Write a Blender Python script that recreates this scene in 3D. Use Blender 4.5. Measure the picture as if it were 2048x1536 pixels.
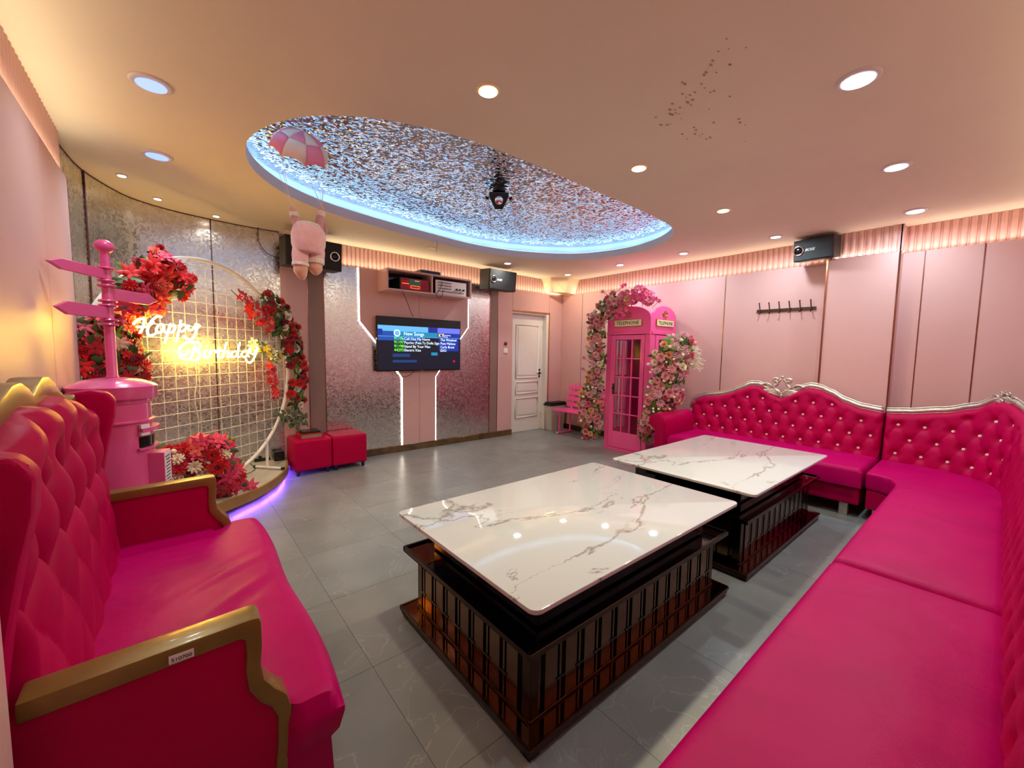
import bpy, bmesh, math, random
from mathutils import Vector, Matrix
import numpy as np
PI=math.pi
sc=bpy.context.scene; COL=sc.collection
for o in list(bpy.data.objects): bpy.data.objects.remove(o)
# ---------------------------------------------------------------- camera
FPX=813.76; HC=1.38
RM=np.array([[0.76929,-0.63871,0.01552],[-0.03952,-0.07181,-0.99663],[0.63768,0.76609,-0.08049]])
cd=bpy.data.cameras.new('camera'); cam=bpy.data.objects.new('camera',cd); COL.objects.link(cam)
cd.sensor_width=36; cd.lens=FPX/2048*36; cd.clip_start=.02
cm=Matrix([[RM[0][i],-RM[1][i],-RM[2][i]] for i in range(3)]).to_4x4(); cm.translation=(0,0,HC)
cam.matrix_world=cm; sc.camera=cam
# ---------------------------------------------------------------- world, colour, lights
w=bpy.data.worlds.new('world'); sc.world=w; w.use_nodes=True
w.node_tree.nodes['Background'].inputs[0].default_value=(.9,.75,.7,1); w.node_tree.nodes['Background'].inputs[1].default_value=.3
vs=sc.view_settings; vs.view_transform='Standard'; vs.look='None'; vs.gamma=1; vs.exposure=0.2
try: vs.use_curve_mapping=False
except Exception: pass
WARM=(1,.84,.55); COOL=(.76,.95,1); WHITE=(.98,1,.93); YEL=(1,.89,.58)
def arealight(name,loc,sx,sy,power,col,direction=(0,0,-1),shape='RECTANGLE',spread=PI,parent=None,xdir=None):
    l=bpy.data.lights.new(name,'AREA'); l.shape=shape; l.size=sx; l.size_y=sy; l.energy=power; l.color=col; l.spread=spread
    o=bpy.data.objects.new(name,l); COL.objects.link(o)
    d=Vector(direction).normalized(); z=-d
    x=Vector(xdir if xdir else (1,0,0)); x=(x-z*x.dot(z))
    if x.length<1e-4: x=Vector((0,1,0))-z*z.y
    x.normalize(); y=z.cross(x)
    m=Matrix((x,y,z)).transposed().to_4x4(); m.translation=loc; o.matrix_world=m
    if parent: o.parent=parent
    return o
ZC=2.635; YW=5.13; XW=5.42; XL=-.45; YF=-.4
DOWN=[ # x,y,r,colour,power,label
(-.03,2.71,.075,'c',4,'large bluish white downlight left of the oval recess, nearest the camera'),
(-.03,3.67,.075,'c',5,'large violet white downlight between the mailbox corner and the oval recess'),
(-.24,4.26,.03,'w',2,'tiny downlight over the curved mirror wall, first one from the left'),
(-.05,4.71,.03,'w',2,'tiny downlight over the curved mirror wall, middle one of three'),
(.37,4.93,.03,'w',2,'tiny downlight over the curved mirror wall, nearest the left black loudspeaker'),
(1.22,1.68,.055,'y',11,'round warm yellow downlight nearest the camera, alone at the top centre of the photo'),
(2.48,1.67,.055,'y',11,'round warm yellow downlight between the oval recess and the brown ceiling specks'),
(3.74,1.65,.055,'y',11,'round warm yellow downlight right of the oval recess, third in the row of yellow ones'),
(2.44,.51,.075,'c',10,'round violet white downlight nearest the camera on the right side of the ceiling'),
(3.72,.54,.07,'c',10,'round cool white downlight second from the camera in the right-hand row'),
(4.95,.57,.07,'c',8,'round cool white downlight above the corner of the pink sofa'),
(4.96,1.63,.055,'c',8,'round cool white downlight beside the loudspeaker on the right wall'),
(4.95,2.64,.055,'c',8,'round cool white downlight above the coat hooks and phone booth end of the sofa'),
(4.95,3.58,.055,'c',8,'round cool white downlight over the pink phone booth'),
(4.97,4.6,.055,'y',6,'round warm yellow downlight in the far corner by the white door'),
(3.73,4.62,.055,'w',6,'round white downlight above the loudspeaker next to the door'),
]
CC={'c':COOL,'w':WHITE,'y':WARM}
LP=1.0
for (x,y,r,c,p,lab) in DOWN:
    arealight('downlight_lamp',(x,y,ZC-.012),r*1.7,r*1.7,p*LP,CC[c],(0,0,-1),'DISK',PI*(.95 if x>.5 else .7))
# cove LED strips lying on the top edge of the wall panels
CV=.34
arealight('cove_lamp',(3.35,YW+.028,2.385),4.0,.02,20*CV,YEL,(0,-.25,1),xdir=(1,0,0))
arealight('cove_lamp',(XW+.028,3.1,2.385),.02,3.6,13*CV,(1,.82,.64),(-.25,0,1))
arealight('cove_lamp',(XW+.028,.15,2.385),.02,1.1,5*CV,(1,.80,.66),(-.25,0,1))
arealight('cove_lamp',(5.318,.96,2.385),.014,.48,1.6*CV,(1,.80,.66),(0,0,1))
arealight('cove_lamp',(XL-.009,1.8,2.382),.014,3.7,15*CV,YEL,(.25,0,1))
arealight('cove_lamp',(2.5,YF+.02,2.385),5.6,.02,22*CV,YEL,(0,.25,1))
# blue LED run on the hidden ledge of the oval recess
OV=[(.40,3.10),(.44,2.84),(.56,2.58),(.75,2.38),(1.0,2.24),(1.35,2.14),(1.85,2.11),(2.4,2.12),(3.0,2.13),(3.5,2.15),(3.9,2.21),(4.2,2.40),(4.42,2.72),(4.5,3.1),(4.43,3.5),(4.24,3.85),(3.85,4.13),(3.4,4.31),(2.9,4.37),(2.3,4.31),(1.7,4.22),(1.2,4.1),(.86,3.93),(.62,3.70),(.46,3.42)]
def smooth_closed(P,n=5):
    out=[]; N=len(P)
    for i in range(N):
        a,b,c,d=[Vector(P[(i+k-1)%N]) for k in range(4)]
        for k in range(n):
            t=k/n; out.append(.5*((2*b)+(c-a)*t+(2*a-5*b+4*c-d)*t*t+(3*b-a-3*c+d)*t**3))
    return out
OVS=smooth_closed(OV)
def offset_closed(P,d):
    out=[]; N=len(P)
    for i in range(N):
        t=(P[(i+1)%N]-P[i-1]).normalized(); out.append(P[i]+Vector((t.y,-t.x))*d)
    return out
_o=offset_closed(OVS,.05)
for i in range(0,len(_o),5):
    a=_o[i]; b=_o[(i+5)%len(_o)]; m=(a+b)/2; t=(b-a); L=t.length
    arealight('recess_lamp',(m.x,m.y,ZC+.115),.012,L,1.0*L,(.38,.72,1),(-t.y/L*-.5,t.x/L*-.5*-1,1) if 0 else (0,0,1),xdir=(t.y,-t.x,0))
# violet LED under the stage
for k in range(7):
    a=-PI/2+.06+k*(PI/2-.1)/6.5; x=XL-.05+1.39*math.cos(a); y=YW+1.39*math.sin(a)
    arealight('stage_lamp',(x,y,.055),.3,.015,2.0,(.24,.08,1),(math.cos(a)*1.3,math.sin(a)*1.3,-.6),xdir=(-math.sin(a),math.cos(a),0))
# ---------------------------------------------------------------- materials
def lin(h):
    if isinstance(h,str):
        h=h.lstrip('#'); c=[int(h[i:i+2],16)/255 for i in (0,2,4)]
        return tuple(x/12.92 if x<=.04045 else ((x+.055)/1.055)**2.4 for x in c)
    return h
class NT:
    def __init__(s,m): s.t=m.node_tree; s.b=s.t.nodes['Principled BSDF']
    def n(s,typ,**k):
        x=s.t.nodes.new('ShaderNode'+typ)
        for a,v in k.items():
            if a[0]=='i' and a[1:].isdigit(): x.inputs[int(a[1:])].default_value=v
            else: setattr(x,a,v)
        return x
    def l(s,a,b): s.t.links.new(a,b)
    def ramp(s,src,stops):
        r=s.n('ValToRGB'); e=r.color_ramp.elements
        while len(e)<len(stops): e.new(.5)
        for q,(p,c) in zip(e,stops): q.position=p; q.color=(*lin(c),1) if not isinstance(c,(int,float)) else (c,c,c,1)
        s.l(src,r.inputs[0]); return r.outputs[0]
    def math(s,op,a,b=None):
        m=s.n('Math',operation=op)
        for i,v in enumerate((a,b)):
            if v is None: continue
            if isinstance(v,(int,float)): m.inputs[i].default_value=v
            else: s.l(v,m.inputs[i])
        return m.outputs[0]
def mat(name,col,rough=.5,metal=0,spec=.5,emit=None,es=0,coat=0,noise=0,nscale=8,bump=0,bscale=40,sheen=0):
    m=bpy.data.materials.new(name); m.use_nodes=True; t=NT(m); b=t.b
    c=lin(col); b.inputs['Base Color'].default_value=(*c,1); b.inputs['Roughness'].default_value=rough; b.inputs['Metallic'].default_value=metal
    b.inputs['Specular IOR Level'].default_value=spec; b.inputs['Coat Weight'].default_value=coat; b.inputs['Coat Roughness'].default_value=.08
    if sheen: b.inputs['Sheen Weight'].default_value=sheen
    if emit: b.inputs['Emission Color'].default_value=(*lin(emit),1); b.inputs['Emission Strength'].default_value=es
    if noise or bump:
        tc=t.n('TexCoord'); nz=t.n('TexNoise'); nz.inputs['Scale'].default_value=nscale; nz.inputs['Detail'].default_value=5; t.l(tc.outputs['Object'],nz.inputs['Vector'])
        if noise:
            lo=tuple(max(0,x*(1-noise)) for x in c); hi=tuple(min(1,x*(1+noise)) for x in c)
            t.l(t.ramp(nz.outputs[0],[(.3,lo),(.7,hi)]),b.inputs['Base Color'])
        if bump:
            n2=t.n('TexNoise'); n2.inputs['Scale'].default_value=bscale; n2.inputs['Detail'].default_value=4; t.l(tc.outputs['Object'],n2.inputs['Vector'])
            bp=t.n('Bump'); bp.inputs['Strength'].default_value=bump; bp.inputs['Distance'].default_value=.01; t.l(n2.outputs[0],bp.inputs['Height']); t.l(bp.outputs[0],b.inputs['Normal'])
    return m
M={}
M['ceil']=mat('ceiling_paint','#dacdba',.75,noise=.03,nscale=1.5)
M['pink']=mat('pink_laminate','#d3a8a7',.42,noise=.02,nscale=2)
M['slat']=mat('pink_slat','#d6a8a0',.5,noise=.04,nscale=20)
M['taupe']=mat('taupe_laminate','#8c716b',.45,noise=.03,nscale=6)
M['gold']=mat('gold_trim','#c89a5a',.22,1,noise=.08,nscale=9)
M['rosegold']=mat('rose_gold_trim','#a8746a',.18,1,noise=.08,nscale=9)
M['silver']=mat('silver_leaf','#c9c3ba',.33,.75,noise=.15,nscale=30,bump=.25,bscale=60)
M['groove']=mat('dark_groove','#4a2226',.6,noise=.1)
def leather(name,col,r=.34):
    m=mat(name,col,r,spec=.10); t=NT(m); tc=t.n('TexCoord')
    n1=t.n('TexNoise'); n1.inputs['Scale'].default_value=4; n1.inputs['Detail'].default_value=3; t.l(tc.outputs['Object'],n1.inputs['Vector'])
    v=t.n('TexVoronoi'); v.inputs['Scale'].default_value=380; t.l(tc.outputs['Object'],v.inputs['Vector'])
    h=t.math('ADD',t.math('MULTIPLY',n1.outputs[0],1.0),t.math('MULTIPLY',v.outputs[0],.018))
    bp=t.n('Bump'); bp.inputs['Strength'].default_value=.35; bp.inputs['Distance'].default_value=.03; t.l(h,bp.inputs['Height']); t.l(bp.outputs[0],t.b.inputs['Normal'])
    c=lin(col); t.l(t.ramp(n1.outputs[0],[(.3,tuple(x*.9 for x in c)),(.7,tuple(min(1,x*1.07) for x in c))]),t.b.inputs['Base Color'])
    return m
M['leather']=leather('magenta_leather','#b40060',.42)
M['leather2']=leather('crimson_leather','#b0004a',.42)
M['leather3']=leather('red_pink_leather','#b4023f',.42)
M['booth']=mat('pink_enamel','#f4559f',.28,noise=.02,coat=.3)
M['box']=mat('rose_enamel','#e0589a',.25,noise=.03,coat=.4)
M['white']=mat('white_paint','#e9e3df',.4,noise=.02)
M['paper']=mat('white_paper','#eae6ea',.6,noise=.02)
M['black']=mat('black_plastic','#101114',.4,noise=.15)
M['blackg']=mat('black_gloss','#0b0a0c',.12,noise=.1)
M['grille']=mat('speaker_grille','#0a0c12',.55,bump=.5,bscale=300)
M['cab']=mat('speaker_cabinet','#2c2a28',.5,noise=.15,nscale=40)
M['chrome']=mat('chrome','#d9d9dd',.12,1,noise=.03)
M['cord']=mat('dark_cord','#2b1613',.5,noise=.1)
M['wirew']=mat('white_wire','#e6dfd6',.4,noise=.02)
M['bronze']=mat('bronze_metal','#8c5a3c',.16,1,noise=.12,nscale=7)
M['bronzed']=mat('dark_bronze_metal','#4a352b',.22,1,noise=.12,nscale=7)
M['bmirror']=mat('bronze_mirror','#6e4732',.1,1,noise=.1,nscale=3)
M['bglass']=mat('black_glass','#080606',.06,.3,spec=.7,noise=.1)
M['crystal']=mat('crystal_button','#ffe6f0',.1,0,spec=1,coat=1,noise=.05,nscale=60)
M['bbody']=mat('brown_mirror','#80604a',.15,1,noise=.1,nscale=3)
M['green']=mat('leaf_green','#5f7f2a',.5,noise=.35,nscale=14)
M['dgreen']=mat('dark_leaf_green','#3b5024',.5,noise=.35,nscale=14)
M['stem']=mat('brown_stem','#4a2f20',.6,noise=.2)
FC=dict(pink='#e79aa3',deep='#e0607e',hot='#f0549a',cream='#f0dcc0',white='#f2ead8',peach='#eeb083',lilac='#dfa9b8',red='#d8101c',crim='#a8082a',mag='#c4164a',coral='#f26a5a')
for k,c in FC.items(): M['f_'+k]=mat('petal_'+k,c,.55,noise=.14,nscale=25,sheen=.2)
def emis(name,col,s):
    m=mat(name,col,.5,emit=col,es=s); return m
M['led']=emis('led_white','#fff2e4',9)
M['ledcove']=emis('led_cove','#ffe2ac',1.6)
M['ledcyan']=emis('led_cyan','#a6e4ff',2.5)
M['neon']=emis('neon_yellow','#ffcc50',42)
M['lamp_c']=emis('lamp_cool','#dbeeff',6); M['lamp_w']=emis('lamp_white','#fff1e6',6); M['lamp_y']=emis('lamp_warm','#fff0c8',6); M['lamp_b']=emis('lamp_blue','#86aaff',1.15)
M['ring_y']=mat('warm_lamp_ring','#e8d2b0',.4,noise=.03); M['ring_c']=mat('lamp_ring','#cfc2c4',.35,noise=.03)
M['crecess']=mat('recess_paint','#cfd3e2',.6,noise=.02)
# mosaic mirror foil
def mosaic():
    m=mat('mosaic_mirror_foil','#b9b2ae',.2,1); t=NT(m)
    uv=t.n('UVMap'); sn=t.n('VectorMath',operation='SNAP'); sn.inputs[1].default_value=(.016,.016,.016); t.l(uv.outputs[0],sn.inputs[0])
    wn=t.n('TexWhiteNoise',noise_dimensions='3D'); t.l(sn.outputs[0],wn.inputs['Vector'])
    big=t.n('TexNoise'); big.inputs['Scale'].default_value=1.6; big.inputs['Detail'].default_value=3; t.l(uv.outputs[0],big.inputs['Vector'])
    amp=t.math('MULTIPLY',t.ramp(big.outputs[0],[(.58,.03),(.76,1.0)]),.06)
    sub=t.n('VectorMath',operation='SUBTRACT'); sub.inputs[1].default_value=(.5,.5,.5); t.l(wn.outputs['Color'],sub.inputs[0])
    sca=t.n('VectorMath',operation='SCALE'); t.l(sub.outputs[0],sca.inputs[0]); t.l(amp,sca.inputs['Scale'])
    g=t.n('NewGeometry'); ad=t.n('VectorMath',operation='ADD'); t.l(g.outputs['Normal'],ad.inputs[0]); t.l(sca.outputs[0],ad.inputs[1])
    nm=t.n('VectorMath',operation='NORMALIZE'); t.l(ad.outputs[0],nm.inputs[0]); t.l(nm.outputs[0],t.b.inputs['Normal'])
    mxc=t.n('MixRGB'); mxc.inputs[1].default_value=(.70,.69,.67,1); t.l(t.ramp(big.outputs[0],[(.58,.05),(.76,1.0)]),mxc.inputs[0]); t.l(t.ramp(wn.outputs['Value'],[(0,(.50,.48,.47)),(.75,(.62,.60,.58)),(1,(.88,.86,.82))]),mxc.inputs[2]); t.l(mxc.outputs[0],t.b.inputs['Base Color'])
    t.l(t.ramp(wn.outputs['Value'],[(0,.2),(1,.36)]),t.b.inputs['Roughness'])
    return m
M['mosaic']=mosaic()
def foil():
    m=mat('hammered_silver_foil','#d6d4d8',.13,1); t=NT(m); tc=t.n('TexCoord')
    v=t.n('TexVoronoi'); v.inputs['Scale'].default_value=44; t.l(tc.outputs['Object'],v.inputs['Vector'])
    sub=t.n('VectorMath',operation='SUBTRACT'); sub.inputs[1].default_value=(.5,.5,.5); t.l(v.outputs['Color'],sub.inputs[0])
    sca=t.n('VectorMath',operation='SCALE'); sca.inputs['Scale'].default_value=.6; t.l(sub.outputs[0],sca.inputs[0])
    bp=t.n('Bump'); bp.inputs['Strength'].default_value=.5; bp.inputs['Distance'].default_value=.008; t.l(v.outputs['Distance'],bp.inputs['Height'])
    ad=t.n('VectorMath',operation='ADD'); t.l(bp.outputs[0],ad.inputs[0]); t.l(sca.outputs[0],ad.inputs[1])
    nm=t.n('VectorMath',operation='NORMALIZE'); t.l(ad.outputs[0],nm.inputs[0]); t.l(nm.outputs[0],t.b.inputs['Normal'])
    return m
M['foil']=foil()
def marble():
    m=mat('white_marble','#e8e6e3',.045,spec=.45); t=NT(m); tc=t.n('TexCoord')
    mp=t.n('Mapping'); mp.inputs['Rotation'].default_value=(0,0,1.95); mp.inputs['Scale'].default_value=(1,2.2,1); mp.inputs['Location'].default_value=(1.7,.4,0); t.l(tc.outputs['Object'],mp.inputs[0])
    n1=t.n('TexNoise'); n1.inputs['Scale'].default_value=.75; n1.inputs['Detail'].default_value=7; n1.inputs['Roughness'].default_value=.58; n1.inputs['Distortion'].default_value=.5; t.l(mp.outputs[0],n1.inputs['Vector'])
    a=t.math('ABSOLUTE',t.math('SUBTRACT',n1.outputs[0],.5))
    n2=t.n('TexNoise'); n2.inputs['Scale'].default_value=1.3; t.l(tc.outputs['Object'],n2.inputs['Vector'])
    wdt=t.math('MULTIPLY',t.ramp(n2.outputs[0],[(.40,0.0),(.62,1.0)]),.018)
    s=t.math('DIVIDE',a,t.math('ADD',wdt,.0006)); 
    veins=t.ramp(s,[(0,(.33,.31,.29)),(.5,(.56,.57,.57)),(1,(.66,.71,.73))])
    t.l(veins,t.b.inputs['Base Color']); return m
M['marble']=marble()
def floortile():
    m=mat('grey_stone_tile','#8e8a84',.3,spec=.5); t=NT(m); tc=t.n('TexCoord'); oi=t.n('ObjectInfo')
    ofs=t.n('VectorMath',operation='SCALE'); ofs.inputs['Scale'].default_value=40; cb=t.n('CombineXYZ'); t.l(oi.outputs['Random'],cb.inputs[0]); t.l(oi.outputs['Random'],cb.inputs[1]); t.l(cb.outputs[0],ofs.inputs[0])
    ad=t.n('VectorMath',operation='ADD'); t.l(tc.outputs['Object'],ad.inputs[0]); t.l(ofs.outputs[0],ad.inputs[1])
    n0=t.n('TexNoise'); n0.inputs['Scale'].default_value=3; n0.inputs['Detail'].default_value=6; t.l(ad.outputs[0],n0.inputs['Vector'])
    n1=t.n('TexNoise'); n1.inputs['Scale'].default_value=2.2; n1.inputs['Detail'].default_value=5; n1.inputs['Distortion'].default_value=1.2; t.l(ad.outputs[0],n1.inputs['Vector'])
    a=t.math('ABSOLUTE',t.math('SUBTRACT',n1.outputs[0],.5)); v=t.ramp(a,[(0,1.0),(.006,0)])
    base=t.ramp(n0.outputs[0],[(.3,'#777b7c'),(.7,'#8a8d8c')])
    mx=t.n('MixRGB'); mx.inputs[2].default_value=(.42,.41,.39,1); t.l(base,mx.inputs[1]); t.l(t.math('MULTIPLY',v,.5),mx.inputs[0]); t.l(mx.outputs[0],t.b.inputs['Base Color'])
    bp=t.n('Bump'); bp.inputs['Strength'].default_value=.06; t.l(n0.outputs[0],bp.inputs['Height']); t.l(bp.outputs[0],t.b.inputs['Normal']); return m
M['tile']=floortile(); M['grout']=mat('grout','#55524e',.8,noise=.1)
M['skirt']=mat('brown_marble_skirting','#5d4526',.12,noise=.4,nscale=7,coat=.3)
M['skirtd']=mat('dark_skirting','#40281c',.25,noise=.3,nscale=7)
M['fascia']=mat('gold_stage_edge','#a67c3f',.35,.4,noise=.15)
M['stagetop']=mat('stage_stone','#b3a994',.3,noise=.1,nscale=5)
M['cornerbox']=mat('cream_plaster','#ecd9b4',.6,noise=.03)
def glassm():
    m=bpy.data.materials.new('clear_pane'); m.use_nodes=True; t=m.node_tree; t.nodes.remove(t.nodes['Principled BSDF'])
    a=t.nodes.new('ShaderNodeBsdfTransparent'); a.inputs[0].default_value=(.95,.9,.93,1); g=t.nodes.new('ShaderNodeBsdfGlossy'); g.inputs['Roughness'].default_value=.03
    f=t.nodes.new('ShaderNodeFresnel'); mx=t.nodes.new('ShaderNodeMixShader'); mm=t.nodes.new('ShaderNodeMath'); mm.operation='MULTIPLY'; mm.inputs[1].default_value=.3; t.links.new(f.outputs[0],mm.inputs[0]); t.links.new(mm.outputs[0],mx.inputs[0]); t.links.new(a.outputs[0],mx.inputs[1]); t.links.new(g.outputs[0],mx.inputs[2]); t.links.new(mx.outputs[0],t.nodes['Material Output'].inputs[0]); return m
M['glass']=glassm()
# ---------------------------------------------------------------- mesh helpers
class MB:
    def __init__(s): s.v=[]; s.f=[]; s.uv=None
    def add(s,V,F):
        n=len(s.v); s.v+= [tuple(v) for v in V]; s.f+=[tuple(i+n for i in f) for f in F]; return s
    def box(s,x0,x1,y0,y1,z0,z1):
        return s.add([(x,y,z) for z in (z0,z1) for y in (y0,y1) for x in (x0,x1)],[(0,2,3,1),(4,5,7,6),(0,1,5,4),(2,6,7,3),(0,4,6,2),(1,3,7,5)])
    def obox(s,c,ax,ay,az,hx,hy,hz):
        c=Vector(c); ax,ay,az=[Vector(a).normalized() for a in (ax,ay,az)]
        V=[c+ax*(i*hx)+ay*(j*hy)+az*(k*hz) for k in (-1,1) for j in (-1,1) for i in (-1,1)]
        return s.add(V,[(0,2,3,1),(4,5,7,6),(0,1,5,4),(2,6,7,3),(0,4,6,2),(1,3,7,5)])
    def grid(s,fn,nu,nv,closeu=False):
        V=[fn(i/nu,j/nv) for j in range(nv+1) for i in range(nu+(0 if closeu else 1))]; W=nu if closeu else nu+1
        F=[(j*W+i,j*W+(i+1)%W,(j+1)*W+(i+1)%W,(j+1)*W+i) for j in range(nv) for i in range(nu)]
        return s.add(V,F)
    def tube(s,P,r,n=8,closed=False,flat=1,up=None,caps=True):
        P=[Vector(p) for p in P]; N=len(P); rs=r if isinstance(r,(list,tuple)) else [r]*N
        T=[]
        for i in range(N):
            if closed: t=P[(i+1)%N]-P[i-1]
            else: t=P[min(i+1,N-1)]-P[max(i-1,0)]
            T.append(t.normalized() if t.length>1e-9 else Vector((0,0,1)))
        u=Vector(up) if up else (Vector((0,0,1)) if abs(T[0].z)<.9 else Vector((1,0,0)))
        V=[]
        for i in range(N):
            if up: u=Vector(up)
            u=(u-T[i]*u.dot(T[i])).normalized(); b=T[i].cross(u)
            for k in range(n):
                a=2*PI*k/n; V.append(P[i]+u*(math.cos(a)*rs[i]*flat)+b*(math.sin(a)*rs[i]))
        F=[(i*n+k,i*n+(k+1)%n,((i+1)%N)*n+(k+1)%n,((i+1)%N)*n+k) for i in range(N if closed else N-1) for k in range(n)]
        if caps and not closed: F+=[tuple(range(n))[::-1],tuple((N-1)*n+k for k in range(n))]
        return s.add(V,F)
    def lathe(s,prof,c=(0,0,0),n=24,ax=(0,0,1)):
        c=Vector(c); z=Vector(ax).normalized(); x=z.orthogonal().normalized(); y=z.cross(x)
        V=[c+z*h+(x*math.cos(2*PI*k/n)+y*math.sin(2*PI*k/n))*max(r,1e-5) for r,h in prof for k in range(n)]
        m=len(prof); F=[(j*n+k,j*n+(k+1)%n,(j+1)*n+(k+1)%n,(j+1)*n+k) for j in range(m-1) for k in range(n)]
        F+=[tuple(range(n))[::-1],tuple((m-1)*n+k for k in range(n))]
        return s.add(V,F)
    def ball(s,c,r,n=12,sc_=(1,1,1)):
        c=Vector(c); m=max(4,n//2)
        V=[c+Vector((r*sc_[0]*math.sin(PI*j/m)*math.cos(2*PI*k/n),r*sc_[1]*math.sin(PI*j/m)*math.sin(2*PI*k/n),r*sc_[2]*math.cos(PI*j/m))) for j in range(m+1) for k in range(n)]
        return s.add(V,[(j*n+k,(j+1)*n+k,(j+1)*n+(k+1)%n,j*n+(k+1)%n) for j in range(m) for k in range(n)])
    def prism(s,poly,fn,d0,d1):
        n=len(poly); V=[fn(a,b,d0) for a,b in poly]+[fn(a,b,d1) for a,b in poly]
        return s.add(V,[tuple(range(n))[::-1],tuple(range(n,2*n))]+[(i,(i+1)%n,n+(i+1)%n,n+i) for i in range(n)])
    def build(s,name,m,parent=None,smooth=False,bevel=0,seg=2,origin=None,uvs=None,sub=0,kind=None):
        me=bpy.data.meshes.new(name); o=Vector(origin) if origin is not None else Vector((0,0,0))
        me.from_pydata([tuple(Vector(v)-o) for v in s.v],[],s.f); me.update()
        bm=bmesh.new(); bm.from_mesh(me); bmesh.ops.remove_doubles(bm,verts=bm.verts,dist=1e-6) if not uvs else None
        bmesh.ops.recalc_face_normals(bm,faces=bm.faces)
        if bevel: bmesh.ops.bevel(bm,geom=[e for e in bm.edges if len(e.link_faces)==2 and e.calc_face_angle(0)>.6],offset=bevel,segments=seg,affect='EDGES',profile=.6)
        if uvs:
            lay=bm.loops.layers.uv.new('UVMap')
            for f in bm.faces:
                for lp in f.loops: lp[lay].uv=uvs(lp.vert.co+o)
        bm.to_mesh(me); bm.free()
        if smooth:
            for p in me.polygons: p.use_smooth=True
        me.materials.append(M[m] if isinstance(m,str) else m)
        ob=bpy.data.objects.new(name,me); COL.objects.link(ob); ob.location=o
        if parent:
            ob.parent=parent; ob.matrix_parent_inverse=Matrix.Identity(4)
            ob.location=o-world_loc(parent)
        if sub: 
            md=ob.modifiers.new('s','SUBSURF'); md.levels=sub; md.render_levels=sub
        if kind: ob['kind']=kind
        if smooth=='auto': 
            me.set_sharp_from_angle(angle=.6)
        return ob
def world_loc(o):
    l=Vector(o.location)
    while o.parent: o=o.parent; l+=Vector(o.location)
    return l
def thing(name,label,cat,loc=(0,0,0),group=None):
    o=bpy.data.objects.new(name,None); COL.objects.link(o); o.location=loc; o.empty_display_size=.05
    o['label']=label; o['category']=cat
    if group: o['group']=group
    return o
def tag(o,label,cat,group=None):
    o['label']=label; o['category']=cat
    if group: o['group']=group
    return o
def struct(o): o['kind']='structure'; return o
def sroot(name,loc=(0,0,0)):
    o=bpy.data.objects.new(name,None); COL.objects.link(o); o.location=loc; o.empty_display_size=.05; o['kind']='structure'; return o
def ray(px,py):
    return Vector(RM.T@np.array([(px-1024)/FPX,(py-768)/FPX,1.]))
CAM=Vector((0,0,HC))
def onY(px,py,Y): d=ray(px,py); return CAM+d*(Y/d.y)
def onX(px,py,X): d=ray(px,py); return CAM+d*(X/d.x)
def onZ(px,py,Z): d=ray(px,py); return CAM+d*((Z-HC)/d.z)
def onP(px,py,P0,n): d=ray(px,py); n=Vector(n); return CAM+d*((Vector(P0)-CAM).dot(n)/d.dot(n))
def catmull(P,n=6):
    P=[Vector(p) for p in P]; out=[]
    for i in range(len(P)-1):
        a=P[max(i-1,0)]; b=P[i]; c=P[i+1]; d=P[min(i+2,len(P)-1)]
        for k in range(n):
            t=k/n; out.append(.5*((2*b)+(c-a)*t+(2*a-5*b+4*c-d)*t*t+(3*b-a-3*c+d)*t**3))
    out.append(P[-1]); return out
def interp(T,x):
    T=sorted(T)
    if x<=T[0][0]: return T[0][1]
    for (a,b),(c,d) in zip(T,T[1:]):
        if x<=c:
            t=(x-a)/(c-a); t=t*t*(3-2*t)*.5+t*.5; return b+(d-b)*t
    return T[-1][1]
def text(body,loc,xdir,zdir,size,m,parent,name='lettering',shear=0,ext=.001,align='LEFT',sx=1):
    cu=bpy.data.curves.new(name,'FONT'); cu.body=body; cu.size=size; cu.extrude=ext; cu.shear=shear; cu.align_x=align; cu.resolution_u=3
    tmp=bpy.data.objects.new(name,cu); COL.objects.link(tmp); bpy.context.view_layer.update()
    me=bpy.data.meshes.new_from_object(tmp.evaluated_get(bpy.context.evaluated_depsgraph_get())); bpy.data.objects.remove(tmp); bpy.data.curves.remove(cu)
    me.name=name; me.materials.clear(); me.materials.append(M[m] if isinstance(m,str) else m)
    o=bpy.data.objects.new(name,me); COL.objects.link(o)
    x=Vector(xdir).normalized(); y=Vector(zdir).normalized(); z=x.cross(y); mt=Matrix((x*sx,y,z)).transposed()
    mw=mt.to_4x4(); mw.translation=loc
    o.parent=parent; o.matrix_parent_inverse=Matrix.Identity(4)
    mw.translation=Vector(loc)-world_loc(parent); o.matrix_local=mw
    return o
R=random.Random(7)
# ================================================================ SETTING
# floor
fl=sroot('floor'); MB().box(XL-.1,XW+.1,YF-.1,YW+.12,-.06,-.004).build('screed','grout',fl)
tm=None
xs=[.615+.6*k for k in range(-2,9)]; ys=[-.755+.6025*k for k in range(0,11)]
for i in range(len(xs)-1):
    for j in range(len(ys)-1):
        x0,x1,y0,y1=xs[i],xs[i+1],ys[j],ys[j+1]
        x0=max(x0,XL-.09); x1=min(x1,XW+.05); y0=max(y0,YF-.05); y1=min(y1,YW+.1)
        if x1-x0<.02 or y1-y0<.02: continue
        MB().box(x0+.0008,x1-.0008,y0+.0008,y1-.0008,-.005,0).build('tile','tile',fl,origin=((x0+x1)/2,(y0+y1)/2,0))
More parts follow.
